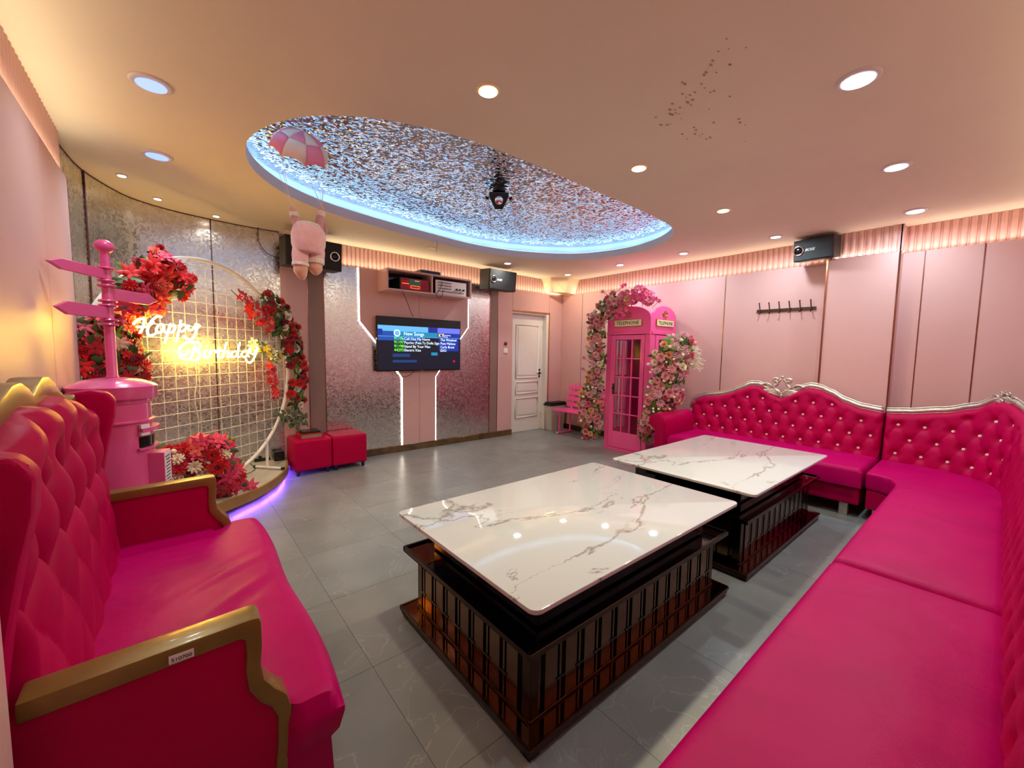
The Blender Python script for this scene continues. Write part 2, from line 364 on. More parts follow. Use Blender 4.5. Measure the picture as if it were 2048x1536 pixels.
# ceiling with oval opening
bm=bmesh.new()
oc=[bm.verts.new((x,y,ZC)) for x,y in ((XL-.1,YF-.1),(XW+.1,YF-.1),(XW+.1,YW+.12),(XL-.1,YW+.12))]
oe=[bm.edges.new((oc[i],oc[(i+1)%4])) for i in range(4)]
ov=[bm.verts.new((p.x,p.y,ZC)) for p in OVS]; oe+=[bm.edges.new((ov[i],ov[(i+1)%len(ov)])) for i in range(len(ov))]
bmesh.ops.triangle_fill(bm,use_beauty=True,edges=oe)
me=bpy.data.meshes.new('ceiling'); bm.to_mesh(me); bm.free(); me.materials.append(M['ceil'])
ceil=struct(bpy.data.objects.new('ceiling',me)); COL.objects.link(ceil)
def ringwall(P,z0,z1): 
    b=MB(); n=len(P); b.add([(p.x,p.y,z0) for p in P]+[(p.x,p.y,z1) for p in P],[(i,(i+1)%n,n+(i+1)%n,n+i) for i in range(n)]); return b
O2=offset_closed(OVS,.10)
ringwall(OVS,ZC,ZC+.085).build('recess_lip','crecess',ceil,smooth=True)
b=MB(); n=len(OVS); b.add([(p.x,p.y,ZC+.085) for p in OVS]+[(p.x,p.y,ZC+.085) for p in O2],[(i,(i+1)%n,n+(i+1)%n,n+i) for i in range(n)]); b.build('recess_ledge','crecess',ceil)
ringwall(O2,ZC+.085,ZC+.19).build('recess_wall','crecess',ceil,smooth=True)
MB().add([(p.x,p.y,ZC+.19) for p in O2],[tuple(range(n))]).build('recess_panel','foil',ceil)
L_=offset_closed(OVS,.045); MB().tube([(p.x,p.y,ZC+.094) for p in L_],.007,6,True).build('led_strip','ledcyan',ceil)
# specks of peeling paint
sp=[(1453,78),(1437,103),(1425,122),(1422,130),(1412,145),(1408,150),(1403,168),(1492,95),(1460,130),(1457,98),(1433,145),(1409,176),(1365,165),(1370,168),(1365,188),(1380,190),(1390,185),(1385,200),(1372,195),(1345,208),(1340,220),(1350,220),(1360,215),(1352,226),(1345,230),(1335,250),(1342,248),(1388,255),(1392,260),(1390,268),(1400,272),(1405,268),(1420,275),(1412,278),(1365,268),(1375,278),(1420,185),(1428,182),(1460,193),(1375,205),(1382,210),(1340,228),(1418,218),(1428,245),(1480,245),(1490,250),(1490,283),(1478,238),(1362,237),(1358,228),(1312,235),(1322,250)]
b=MB()
for (x,y) in sp:
    p=onZ(x,y,ZC-.0015); a=R.uniform(0,PI); r=R.uniform(.006,.014)
    b.add([(p.x+r*R.uniform(.6,1.2)*math.cos(a+t)*1.0,p.y+.6*r*R.uniform(.6,1.2)*math.sin(a+t),p.z) for t in [k*PI/3 for k in range(6)]],[tuple(range(6))])
M['speck']=mat('peeled_paint','#a88575',.8,noise=.2); b.build('paint_speck','speck',ceil,kind='stuff')
# slats helper
def slat_mesh(h):
    b=MB(); pr=[(-.5,0),(-.42,.45),(-.25,.85),(0,1),(.25,.85),(.42,.45),(.5,0)]
    w_,d=.044,.015
    V=[(p[0]*w_,-p[1]*d,z) for z in (0,h) for p in pr]; n=len(pr)
    b.add(V,[(i,i+1,n+i+1,n+i) for i in range(n-1)]+[(n-1,0,n,2*n-1)]); return b
SM={}
def slats(parent,p0,p1,face,z0,z1,pitch=.052):
    p0=Vector(p0); p1=Vector(p1); L=(p1-p0).length; n=int(L/pitch); h=z1-z0; key=round(h,3)
    if key not in SM:
        o=slat_mesh(h).build('slat','slat',smooth=True); SM[key]=o.data; bpy.data.objects.remove(o)
    for k in range(n):
        q=p0+(p1-p0)*((k+.5)/n); o=bpy.data.objects.new('slat',SM[key]); COL.objects.link(o); o.parent=parent
        o.location=(q.x,q.y,z0); o.rotation_euler=(0,0,face)
ZP=2.37
# back (TV) wall
wb=sroot('wall_back')
MB().box(.9,4.2,YW+.08,YW+.12,0,ZC+.3).box(5.09,XW+.12,YW+.08,YW+.12,0,ZC+.3).box(4.2,5.09,YW+.08,YW+.12,2.03,ZC+.3).build('wall_core','slat',wb)
slats(wb,(1.0,YW+.08,0),(3.66,YW+.08,0),0,ZP-.01,ZC)
slats(wb,(3.98,YW+.08,0),(5.02,YW+.08,0),0,ZP-.01,ZC)
def panel(parent,x0,x1,z0,z1,m='pink',y=YW,t=.02,name='wall_panel'):
    return MB().box(x0+.002,x1-.002,y,y+t,z0,z1).build(name,m,parent,bevel=.001,seg=1)
panel(wb,.935,1.205,.0,ZP); panel(wb,1.205,1.385,.0,ZP,'taupe'); panel(wb,3.805,3.96,.09,ZP,'taupe'); panel(wb,3.96,4.265,.09,ZP)
panel(wb,4.265,5.09,2.04,ZP); panel(wb,5.09,XW+.03,.0,ZP)
MB().box(.935,4.265,YW+.02,YW+.08,ZP-.035,ZP-.02).box(4.265,XW+.03,YW+.02,YW+.08,ZP-.035,ZP-.02).build('cove_ledge','pink',wb)
MB().box(1.0,XW-.02,YW+.03,YW+.042,ZP-.02,ZP-.005).build('led_strip','ledcove',wb)
for x in (1.205,3.96,1.385,3.805): MB().box(x-.004,x+.004,YW-.004,YW+.01,.09,ZP).build('metal_strip','rosegold',wb)
UVF=lambda v:(v.x*1.0,v.z)
MB().box(1.385,2.36,YW+.002,YW+.02,.09,ZP).build('mirror_panel','mosaic',wb,uvs=UVF)
MB().box(2.84,3.805,YW+.002,YW+.02,.09,ZP).build('mirror_panel','mosaic',wb,uvs=UVF)
LL=[(1.785,ZP),(1.79,1.72),(2.36,1.02),(2.345,.98),(2.345,.09)]; LR=[(2.85,.09),(2.85,.98),(2.85,1.02),(3.395,1.72),(3.395,ZP)]
LL=[(1.785,ZP),(1.79,1.72),(2.05,1.40),(2.27,1.10),(2.345,1.0),(2.345,.09)]; LR=[(2.85,.09),(2.85,1.0),(2.92,1.10),(3.2,1.47),(3.395,1.72),(3.395,ZP)]
xm=2.6
fY=lambda a,b_,d:(a,d,b_)
MB().prism([p for p in LL]+[(xm-.002,.09),(xm-.002,ZP)],fY,YW-.012,YW+.01).build('wall_panel','pink',wb)
MB().prism([(xm+.002,.09)]+[p for p in LR]+[(xm+.002,ZP)],fY,YW-.012,YW+.01).build('wall_panel','pink',wb)
def ledrun(pts,lab):
    o=MB().tube([(x,YW-.006,z) for x,z in pts],.0085,6).build('led_strip_light','led'); tag(o,lab,'led strip'); return o
ledrun(LL[:3],'glowing white led line bending left of the television'); ledrun(LR[3:][::-1],'glowing white led line bending right of the television')
ledrun(LL[3:],'glowing white vertical led line under the television, left one'); ledrun(LR[:3],'glowing white vertical led line under the television, right one')
struct(MB().box(.98,4.265,YW-.02,YW+.01,0,.09).build('baseboard_back','skirt',bevel=.003,seg=1))
struct(MB().box(5.1,XW,YW-.015,YW+.01,0,.09).build('trim_1','skirtd',bevel=.003,seg=1))
# corner mirror wall (curved)
CP=[(XL-.05,3.68),(XL-.05,3.94),(-.45,4.34),(-.29,4.75),(-.14,4.92),(.06,5.03),(.33,5.10),(.63,5.135),(.935,5.13)]
CS=catmull([(x,y,0) for x,y in CP],6)
wc=sroot('wall_corner')
acc=[0]
for a,b_ in zip(CS,CS[1:]): acc.append(acc[-1]+(b_-a).length)
def crib(i0,i1,m,off=0,name='mirror_panel'):
    b=MB(); V=[]; 
    for i in range(i0,i1+1): V+= [(CS[i].x,CS[i].y,0.0),(CS[i].x,CS[i].y,ZC)]
    b.add(V,[(2*k,2*k+2,2*k+3,2*k+1) for k in range(i1-i0)])
    def uv(v):
        k=min(range(len(CS)),key=lambda q:(CS[q].x-v.x)**2+(CS[q].y-v.y)**2); return (acc[k],v.z)
    return b.build(name,m,wc,smooth=True,uvs=uv)
crib(0,12,'mosaic'); crib(12,36,'mosaic'); crib(36,48,'mosaic')
for i in (12,36): MB().tube([(CS[i].x+.004,CS[i].y-.004,0),(CS[i].x+.004,CS[i].y-.004,ZC)],.005,6).build('metal_strip','groove',wc)
MB().tube([(p.x,p.y-.002,ZC-.004) for p in CS],.005,6).build('top_trim','groove',wc)
# left wall
wl=sroot('wall_left')
MB().box(XL-.12,XL-.08,YF-.1,3.95,0,ZC+.02).build('wall_core','slat',wl); MB().box(XL-.08,XL-.036,YF-.1,3.68,ZP-.03,ZC+.02).build('slat_backing','slat',wl)
slats(wl,(XL-.036,-.3,0),(XL-.036,3.68,0),PI/2,ZP-.01,ZC,.05)
for y0,y1 in ((YF,.55),(.55,1.15),(1.15,2.99),(2.99,3.68)):
    MB().box(XL-.02,XL,y0+.003,y1-.003,0,ZP).build('wall_panel','pink',wl,bevel=.001,seg=1)
MB().box(XL-.08,XL-.018,YF,3.68,ZP-.035,ZP-.02).build('cove_ledge','pink',wl)
MB().box(XL-.018,XL-.003,YF,3.64,ZP-.02,ZP-.005).build('led_strip','ledcove',wl)
MB().box(XL-.08,XL,3.66,3.68,0,ZP).build('end_panel','pink',wl)
struct(MB().box(XL-.02,-.253,.35,1.1,0,1.0).build('trim_2','pink',bevel=.004))
# right wall
wr=sroot('wall_right')
MB().box(XW+.08,XW+.12,YF-.1,YW+.12,0,ZC+.02).build('wall_core','slat',wr)
slats(wr,(XW+.08,YW-.1,0),(XW+.08,1.25,0),-PI/2,ZP-.01,ZC,.056); slats(wr,(XW+.08,.67,0),(XW+.08,-.35,0),-PI/2,ZP-.01,ZC,.056)
slats(wr,(5.35,1.21,0),(5.35,.71,0),-PI/2,ZP-.01,ZC,.056)
SEAM=[(YF,.164),(.164,.53),(.53,.69),(1.23,2.31),(2.31,3.5),(3.5,4.66),(4.66,YW)]
for y0,y1 in SEAM: MB().box(XW,XW+.02,y0+.003,y1-.003,0,ZP).build('wall_panel','pink',wr,bevel=.001,seg=1)
for y in (.164,.53,2.31): MB().box(XW-.003,XW+.01,y-.0045,y+.0045,0,ZP).build('metal_strip','gold' if y>2 else 'rosegold',wr)
for y in (3.5,4.66): MB().box(XW-.001,XW+.01,y-.003,y+.003,0,ZP).build('metal_strip','groove',wr)
MB().box(XW+.02,XW+.08,YF,.69,ZP-.035,ZP-.02).box(XW+.02,XW+.08,1.23,YW,ZP-.035,ZP-.02).build('cove_ledge','pink',wr)
MB().box(XW+.03,XW+.042,YF,.66,ZP-.02,ZP-.005).box(XW+.03,XW+.042,1.26,YW,ZP-.02,ZP-.005).build('led_strip','ledcove',wr)
MB().box(5.28,5.30,.69,1.23,0,ZP).build('wall_panel','pink',wr,bevel=.001,seg=1)
MB().box(5.29,XW+.01,.68,.70,0,ZP+.0).box(5.29,XW+.01,1.22,1.24,0,ZP).box(5.35,XW+.1,.68,.7,ZP,ZC).box(5.35,XW+.1,1.22,1.24,ZP,ZC).box(5.35,5.36,.69,1.23,ZP,ZC).build('column_core','pink',wr)
MB().box(5.272,5.30,.676,.69,0,ZP).box(5.272,5.30,1.23,1.244,0,ZP).build('metal_strip','rosegold',wr)
struct(MB().box(XW-.012,XW+.01,3.66,YW-.02,0,.09).build('baseboard_right','skirtd',bevel=.003,seg=1))
# front wall (behind the camera)
wf=sroot('wall_front'); MB().box(XL-.1,XW+.1,YF-.1,YF-.06,0,ZC+.02).build('wall_core','slat',wf)
xx=XL
while xx<XW-.1:
    MB().box(xx+.003,xx+.97,YF-.02,YF,0,ZP).build('wall_panel','pink',wf,bevel=.001,seg=1); xx+=.978
# plaster box in the ceiling corner
p=[(4.98,YW+.08),(4.98,4.86),(5.14,4.72),(XW+.08,4.72)]
b=MB(); T_=[(4.96,4.98),(5.2,4.80),(XW+.08,4.80),(XW+.08,YW+.08),(4.96,YW+.08)]; B_=[(5.06,5.0),(5.24,4.90),(XW+.08,4.90),(XW+.08,YW+.08),(5.06,YW+.08)]
b.add([(x,y,ZC) for x,y in T_]+[(x,y,ZP+.03) for x,y in B_],[(0,1,2,3,4),(9,8,7,6,5)]+[(i,(i+1)%5,5+(i+1)%5,5+i) for i in range(5)]); struct(b.build('trim_3','cornerbox'))
# door
dr=sroot('door_1',(4.65,YW+.1,0))
DY=YW+.09
MB().box(4.26,5.03,DY,DY+.04,.005,2.0).build('door_leaf','white',dr,bevel=.002,seg=1)
for (z0,z1) in ((.93,1.82),(.66,.86),(.25,.58)):
    b=MB(); b.tube([(4.42,DY-.004,z0),(4.93,DY-.004,z0),(4.93,DY-.004,z1),(4.42,DY-.004,z1),(4.42,DY-.004,z0)],.012,6); b.build('raised_moulding','white',dr,smooth=True)
    MB().box(4.46,4.89,DY-.008,DY,z0+.04,z1-.04).build('raised_panel','white',dr,bevel=.006)
MB().box(5.03,5.088,YW-.0,DY+.04,0,2.035).box(4.2,5.088,YW+.02,DY+.04,2.0,2.036).build('door_frame','white',dr,bevel=.002,seg=1)
MB().box(5.083,5.1,YW-.012,YW+.03,0,2.05).box(4.262,5.1,YW-.012,YW+.03,2.035,2.053).build('architrave','gold',dr)
b=MB(); b.lathe([(.026,0),(.026,.01),(.012,.014),(.012,.045),(0,.045)],(4.965,DY,1.0),16,(0,-1,0)); b.tube([(4.965,DY-.04,1.0),(4.93,DY-.045,1.0),(4.87,DY-.042,.995)],[.011,.009,.007],8); b.lathe([(.018,0),(.018,.012),(0,.014)],(4.965,DY,1.06),12,(0,-1,0)); b.lathe([(.018,0),(.018,.012),(0,.014)],(4.965,DY,.945),12,(0,-1,0)); b.build('door_handle','blackg',dr,smooth='auto')
for z in (.2,1.75): MB().box(5.022,5.036,DY-.006,DY+.002,z,z+.09).build('hinge','chrome',dr)
# blue notice on door
M['bluesign']=mat('blue_print','#2c4ea0',.4,noise=.05); M['redsign']=mat('faded_red_print','#c77f78',.5,noise=.1)
s_=thing('door_sign','small blue rectangular notice stuck on the white door','sign',(4.63,DY-.002,1.4))
MB().box(4.5,4.76,DY-.004,DY-.001,1.33,1.47).build('board','bluesign',s_)
MB().obox((4.63,DY-.005,1.405),(1,0,.25),(0,1,0),(-.25,0,1),.06,.001,.024).build('emblem','redsign',s_)
text('VIP',(4.597,DY-.0075,1.392),(1,0,.12),(0,0,1),.03,'paper',s_)
MB().box(4.53,4.565,DY-.005,DY-.004,1.39,1.41).box(4.70,4.73,DY-.005,DY-.004,1.39,1.41).box(4.56,4.7,DY-.005,DY-.004,1.345,1.352).build('printed_mark','paper',s_)
# door bell, switch
M['bell']=mat('dark_red_plastic','#7a1220',.35,noise=.1)
o=thing('call_bell','small round dark red button on the pink wall left of the door','button',(4.12,YW,1.5)); MB().lathe([(.03,0),(.03,.012),(.022,.02),(0,.022)],(4.12,YW,1.5),20,(0,-1,0)).build('dome','bell',o,smooth='auto'); MB().lathe([(.009,0),(.008,.006),(0,.006)],(4.12,YW-.021,1.5),12,(0,-1,0)).build('push_button','chrome',o)
o=thing('light_switch','square white light switch under the red button beside the door','switch',(4.12,YW,1.385)); MB().box(4.08,4.16,YW-.01,YW,1.345,1.425).build('plate','white',o,bevel=.003); MB().box(4.1,4.14,YW-.015,YW-.01,1.36,1.41).build('rocker','paper',o,bevel=.002)
# ================================================================ ceiling fixtures
for (x,y,r,c,p,lab) in DOWN:
    o=thing('downlight',lab,'ceiling light',(x,y,ZC))
    MB().lathe([(r*.78,-.001),(r*.80,-.010),(r*1.02,-.008),(r*1.14,-.001),(r*1.14,.0)],(x,y,ZC),32).build('rim','ring_y' if c=='y' else 'ring_c',o,smooth=True)
    MB().lathe([(0,-.0115),(r*.8,-.0115),(r*.8,-.002),(0,-.002)][::-1],(x,y,ZC),32).build('lens','lamp_b' if r==.075 and x<0 else 'lamp_'+c,o)
for px,py,lab in ((862,496,'unlit round ceiling spot between the oval recess and the equipment shelf'),(578,461,'unlit round ceiling spot above the left black loudspeaker'),(1031,541,'unlit ceiling spot behind the loudspeaker by the door')):
    p=onZ(px,py,ZC); o=thing('ceiling_spot',lab,'ceiling light',p)
    MB().lathe([(.045,-.001),(.046,-.008),(.06,-.006),(.065,0)],p,24).build('rim','ring_y',o,smooth=True); MB().lathe([(0,-.004),(.044,-.006),(.045,0),(0,0)],p,20).build('lens','cornerbox',o)
# effect light in recess
p=onZ(998,378,ZC+.19); o=thing('effect_light','black stage effect light hanging from the silver foil of the oval recess','stage light',p)
z0=ZC+.19
MB().lathe([(.055,0),(.06,-.03),(.03,-.04),(.02,-.05),(0,-.05)],p,20).build('mount','black',o,smooth='auto')
dv=(CAM-(p+Vector((0,0,-.1)))).normalized(); dv.z=-.35; dv.normalize()
c=p+Vector((0,0,-.085)); sd=dv.cross(Vector((0,0,1))).normalized(); up=sd.cross(dv)
b=MB(); fn=lambda a,b_,d: tuple(c+sd*a+up*b_+dv*d)
b.prism([(-.085,.055),(.085,.055),(.088,.02),(.035,-.085),(-.035,-.085),(-.088,.02)],fn,-.06,.05); b.build('housing','black',o,bevel=.006)
MB().lathe([(.036,0),(.036,.012),(.03,.016),(0,.02)],c+dv*.05-up*.012,20,dv).build('lens','chrome',o,smooth='auto')
MB().tube([c+sd*.09,c+sd*.12+up*.01],.012,8).tube([c-sd*.09,c-sd*.12+up*.01],.012,8).build('knob','black',o)
# hanging thread
q=min(OVS,key=lambda v:(v.x-2.45)**2+(v.y-4.33)**2); q=Vector((q.x,q.y,ZC+.02)); o=MB().tube([q,q+Vector((.01,0,-.04)),q+Vector((-.005,0,-.14))],.0018,5).build('hanging_thread','cord'); tag(o,'short dark thread dangling from the edge of the oval recess','thread')
# ================================================================ TV, shelf, players
tv=thing('television','black wall mounted television showing a blue song list','television',(2.6,5.05,1.45))
TY=5.05; a=onY(753,630.8,TY); bq=onY(920.5,740.7,TY); tx0,tx1,tz0,tz1=a.x,bq.x,bq.z+.005,a.z
MB().box(tx0,tx1,TY,TY+.035,tz0,tz1).build('casing','blackg',tv,bevel=.003)
MB().box(2.4,2.8,TY+.035,YW-.012,1.25,1.6).build('wall_bracket','black',tv)
M['scr_bg']=emis('screen_navy','#030a22',.7); M['scr_l']=emis('screen_light_blue','#5aa6ee',1.0); M['scr_p']=emis('screen_periwinkle','#5a6ae0',.95); M['scr_t']=emis('screen_teal','#0f78a0',1.0); M['scr_n']=emis('screen_mid_navy','#0c3a78',.7); M['scr_b']=emis('screen_blue','#16479c',.9); M['scr_d']=emis('screen_deep_blue','#10288c',.9); M['scr_k']=emis('screen_black','#02040c',.6)
M['tx_w']=emis('text_white','#d8f2ff',1.1); M['tx_g']=emis('text_green','#6dff4a',1.1); M['tx_y']=emis('text_yellow','#ffe94a',1.1)
scr=MB().box(tx0+.01,tx1-.01,TY-.002,TY+.001,tz0+.012,tz1-.012).build('screen','scr_k',tv)
def tz(zx,zy): p=onY(740+zx/10.24,620+zy/10.24,TY); return p.x,p.z
def sq(x0,y0,x1,y1,m,k=1,nm='screen_area'):
    (a,b1),(c,d)=tz(x0,y0),tz(x1,y1); zz0,zz1=min(b1,d),max(b1,d)
    MB().box(a,c,TY-.002-.0004*k,TY-.002-.0002*k,zz0,zz1).build(nm,m,scr)
(xa,za)=tz(150,300); zb=tz(1840,300)[1]
X0,X1=tx0+.012,tx1-.012; Zt=tz1-.105
def fr(u0,v0,u1,v1,m,k=1,nm='screen_area'):  # fractions of the screen: u right, v down
    W=X1-X0; Hh=tz1-tz0-.024; MB().box(X0+u0*W,X0+u1*W,TY-.002-.0005*k,TY-.0018-.0005*(k-1),tz1-.012-v1*Hh,tz1-.012-v0*Hh).build(nm,m,scr)
fr(0,.145,1,.98,'scr_bg',1); fr(0,.15,.58,.255,'scr_l',2); fr(.58,.15,.7,.255,'scr_d',2); fr(.7,.15,1,.255,'scr_p',2); fr(0,.255,.25,.35,'scr_b',2); fr(.25,.255,.7,.35,'scr_t',2); fr(.7,.255,1,.35,'scr_d',2)
fr(0,.35,1,.357,'scr_l',3); fr(0,.357,.5,.43,'scr_b',2); fr(.72,.36,.98,.62,'scr_d',2); fr(.16,.68,.36,.74,'scr_n',2); fr(.16,.80,.44,.85,'scr_n',2); fr(.62,.65,.7,.71,'scr_t',2); fr(0,.22,.05,.33,'scr_d',4)
W=X1-X0; Hh=tz1-tz0-.024
def ft(s,u,v,size,m): return text(s,(X0+u*W,TY-.0065,tz1-.012-v*Hh),(1,0,0),(0,0,1),size,m,scr,ext=.0003)
MB().lathe([(.045,0),(.045,.001),(.036,.001),(.036,0)],(X0+.21*W,TY-.006,tz1-.012-.29*Hh),24,(0,-1,0)).build('screen_badge','tx_w',scr); MB().lathe([(.034,0),(.034,.001),(0,.001)],(X0+.21*W,TY-.0062,tz1-.012-.29*Hh),24,(0,-1,0)).build('screen_badge','scr_l',scr); ft('S',.198,.315,.05,'tx_w')
ft('New Songs',.285,.325,.065,'tx_w'); ft('KY',.71,.335,.07,'tx_y'); ft('Kumyoung',.775,.305,.026,'tx_w'); ft('Group',.775,.338,.026,'tx_w')
for i,(n_,t_,a_) in enumerate((('91196','Call Out My Name','The Weeknd'),('91197','Psycho (Feat.Ty Dolla Sign','Post Malone'),('91198','Stand By Your Man','Carla Bruni'),('44293','Electric Kiss','EXO'))):
    v=.415+.073*i; ft(n_,.175,v,.054,'tx_g'); ft(t_,.29,v,.049,'tx_w'); ft(a_,.735,v,.049,'tx_w')
MB().box(2.57,2.63,TY-.003,TY,tz0+.002,tz0+.008).build('badge','chrome',tv)
M['redled']=emis('red_led','#c01020',.8)
MB().lathe([(.018,0),(.018,.001),(.014,.001),(.014,0)],(X0+.92*W,TY-.004,tz1-.012-.83*Hh),16,(0,-1,0)).build('screen_badge','redled',scr)
# shelf
sh=thing('equipment_shelf','pink two bay wall box shelf above the television','shelf',(2.64,5.0,2.1))
SX0,SX1,SZ0,SZ1,SY=2.025,3.255,2.105,2.365,4.83
MB().box(SX0,SX1,SY,YW,SZ1-.02,SZ1).build('top_board','pink',sh); MB().box(SX0,SX1,SY,YW,SZ0,SZ0+.02).build('bottom_board','pink',sh)
MB().box(SX0,SX0+.02,SY,YW,SZ0+.02,SZ1-.02).build('side_board','pink',sh); MB().box(SX1-.02,SX1,SY,YW,SZ0+.02,SZ1-.02).build('side_board','pink',sh)
MB().box(2.63,2.65,SY,YW,SZ0+.02,SZ1-.02).build('divider','pink',sh); MB().box(SX0+.02,SX1-.02,YW-.03,YW-.013,SZ0+.02,SZ1-.02).build('back_board','blackg',sh)
# red player
M['redpanel']=mat('red_panel','#a80f22',.3,noise=.1); M['disp']=emis('amp_display','#0f4a40',.6); M['orled']=emis('orange_led','#ff7a30',1.3)
rp=thing('karaoke_player','red and black song player on the left bay of the shelf','player',(2.38,4.98,SZ0+.02))
z=SZ0+.021; MB().box(2.2,2.61,4.855,5.09,z,z+.155).build('casing','black',rp,bevel=.006)
MB().box(2.215,2.60,4.849,4.857,z+.012,z+.147).build('front_panel','redpanel',rp,bevel=.002); MB().box(2.33,2.48,4.845,4.85,z+.07,z+.135).build('display','disp',rp)
MB().tube([(2.35,4.845,z+.03),(2.46,4.845,z+.03),(2.47,4.845,z+.045),(2.46,4.845,z+.06),(2.35,4.845,z+.06),(2.34,4.845,z+.045)],.003,5,True).build('indicator','orled',rp)
MB().box(2.23,2.32,4.845,4.85,z+.075,z+.082).box(2.40,2.46,4.843,4.846,z+.12,z+.127).build('indicator','orled',rp)
for i in range(4):
    for j in range(4): MB().box(2.50+.024*i,2.515+.024*i,4.845,4.85,z+.025+.028*j,z+.04+.028*j).build('key_button','leather3',rp)
for i in range(4):
    for j in (0,1,3): MB().box(2.228+.023*i,2.243+.023*i,4.845,4.85,z+.025+.032*j,z+.04+.032*j).build('key_button','leather3',rp)
mx=thing('mixer_amplifier','silver white mixing amplifier with rows of knobs on the right bay of the shelf','amplifier',(2.93,4.98,SZ0+.02))
MB().box(2.71,3.17,4.86,5.09,z,z+.175).build('casing','cab',mx,bevel=.004); MB().box(2.70,3.18,4.85,4.861,z-.0,z+.18).build('front_panel','paper',mx,bevel=.002)
kb=MB().lathe([(.009,0),(.008,.014),(0,.015)],(0,0,0),10,(0,-1,0)).build('knob','black'); km=kb.data; bpy.data.objects.remove(kb)
def knob(x,z_,s=1): k=bpy.data.objects.new('knob',km); COL.objects.link(k); k.parent=mx; k.location=Vector((x,4.85,z_))-Vector(mx.location); k.scale=(s,s,s)
for j in range(4):
    for i in range(8 if j<3 else 14): knob(2.745+.026*i if j<3 else 2.735+.03*i,z+.15-.038*j,.8)
for x in (3.02,3.07,3.13): knob(x,z+.08,1.5)
o=thing('set_top_box','flat black receiver lying on top of the pink shelf','receiver',(2.62,4.95,SZ1)); MB().box(2.49,2.78,4.86,5.05,SZ1,SZ1+.045).build('casing','black',o,bevel=.004); MB().box(2.51,2.76,4.857,4.861,SZ1+.012,SZ1+.034).build('display','blackg',o)
def cable(name,pts,lab,m='cord',r=.004,n=6,cat='cable'):
    o=MB().tube(catmull(pts,5),r,n).build(name,m,smooth=True); return tag(o,lab,cat)
cable('power_cable',[onY(801,575,4.84),onY(812,598,4.86)+Vector((0,0,0)),onY(822,625,4.95),onY(827,633,5.045)],'dark red brown cable running from the red player down to the television')
cable('audio_cable',[onY(884,563,4.83),onY(882,575,4.80),onY(873,588,4.80),onY(877,595,4.80),onY(884,592,4.80),onY(886,580,4.82)],'thin black cable looping out of the mixing amplifier')
cable('hdmi_cable',[onY(788,741,5.07),onY(795,750,5.06),onY(808,753,5.06),onY(820,750,5.06),onY(829,741,5.07)],'black cable sagging below the television')
cable('wall_cable',[onY(516,452,5.09),onY(517,480,5.09),onY(528,500,5.09),onY(545,512,5.05),onY(562,516,5.0)],'thin orange brown cable hanging from the ceiling to the left loudspeaker')
# ================================================================ loudspeakers
def speaker(lab,c,fdir,w,h,d,logo_side,body='cab',br=.065):
    f=Vector(fdir).normalized(); s=Vector((0,0,1)).cross(f).normalized(); u=f.cross(s)  # s: viewer-left->right when facing? 
    c=Vector(c); o=thing('loudspeaker',lab,'loudspeaker',c)
    MB().obox(c-f*d/2,s,u,f,w/2,h/2,d/2-.012).build('cabinet',body,o,bevel=.006)
    MB().obox(c-f*.008,s,u,f,w/2-.004,h/2-.006,.014).build('grille','grille',o,bevel=.006)
    rc=c+s*(logo_side*w*.36)+f*.006
    MB().tube([rc+s*(.045*math.cos(t))+u*(.045*math.sin(t)) for t in [2*PI*k/28 for k in range(28)]],.009,8,True).build('tweeter_ring','chrome',o,smooth=True)
    MB().lathe([(.036,0),(.02,.004),(0,.008)],rc,20,f).build('tweeter','blackg',o,smooth=True)
    text('BOSE',rc+f*.003+s*(.062 if logo_side<0 else -.20)-u*.014,s,u,.037,'paper',o,name='logo',shear=.3)
    MB().obox(c-f*(d+br-.006),s,u,f,.03,.05,br).build('wall_bracket','black',o)
    return o
speaker('black loudspeaker high on the wall behind the hanging plush toy',(1.195,4.72,2.375),(0.05,-1,-.06),.56,.30,.27,1)
speaker('black loudspeaker high on the wall between the equipment shelf and the door',(3.78,4.78,2.415),(0,-1,-.08),.50,.29,.26,-1)
speaker('black loudspeaker high on the right wall above the coat hooks',(5.16,1.345,2.49),(-1,.12,-.1),.36,.22,.2,-1,br=.025)
# ================================================================ coat hooks
M['pewter']=mat('dark_pewter','#5a4a46',.35,.8,noise=.15)
ck=thing('coat_rack','dark metal coat rack with six hooks on the pink right wall','coat rack',(XW,1.64,1.9))
a=onX(1516,622,XW); bq=onX(1628,617,XW); zr=1.90
MB().box(XW-.012,XW,bq.y-.02,a.y+.01,zr-.018,zr+.018).build('rail','pewter',ck,bevel=.003)
for i in range(6):
    y=a.y-.03-(a.y-bq.y-.05)*i/5
    MB().tube(catmull([(XW-.01,y,zr-.02),(XW-.03,y,zr-.015),(XW-.03,y,zr+.02),(XW-.045,y,zr+.055),(XW-.06,y,zr+.085)],4),.006,7).ball((XW-.06,y,zr+.087),.009,8).tube([(XW-.012,y,zr-.01),(XW-.045,y,zr-.035),(XW-.05,y,zr-.015)],.005,6).build('hook','pewter',ck,smooth=True)
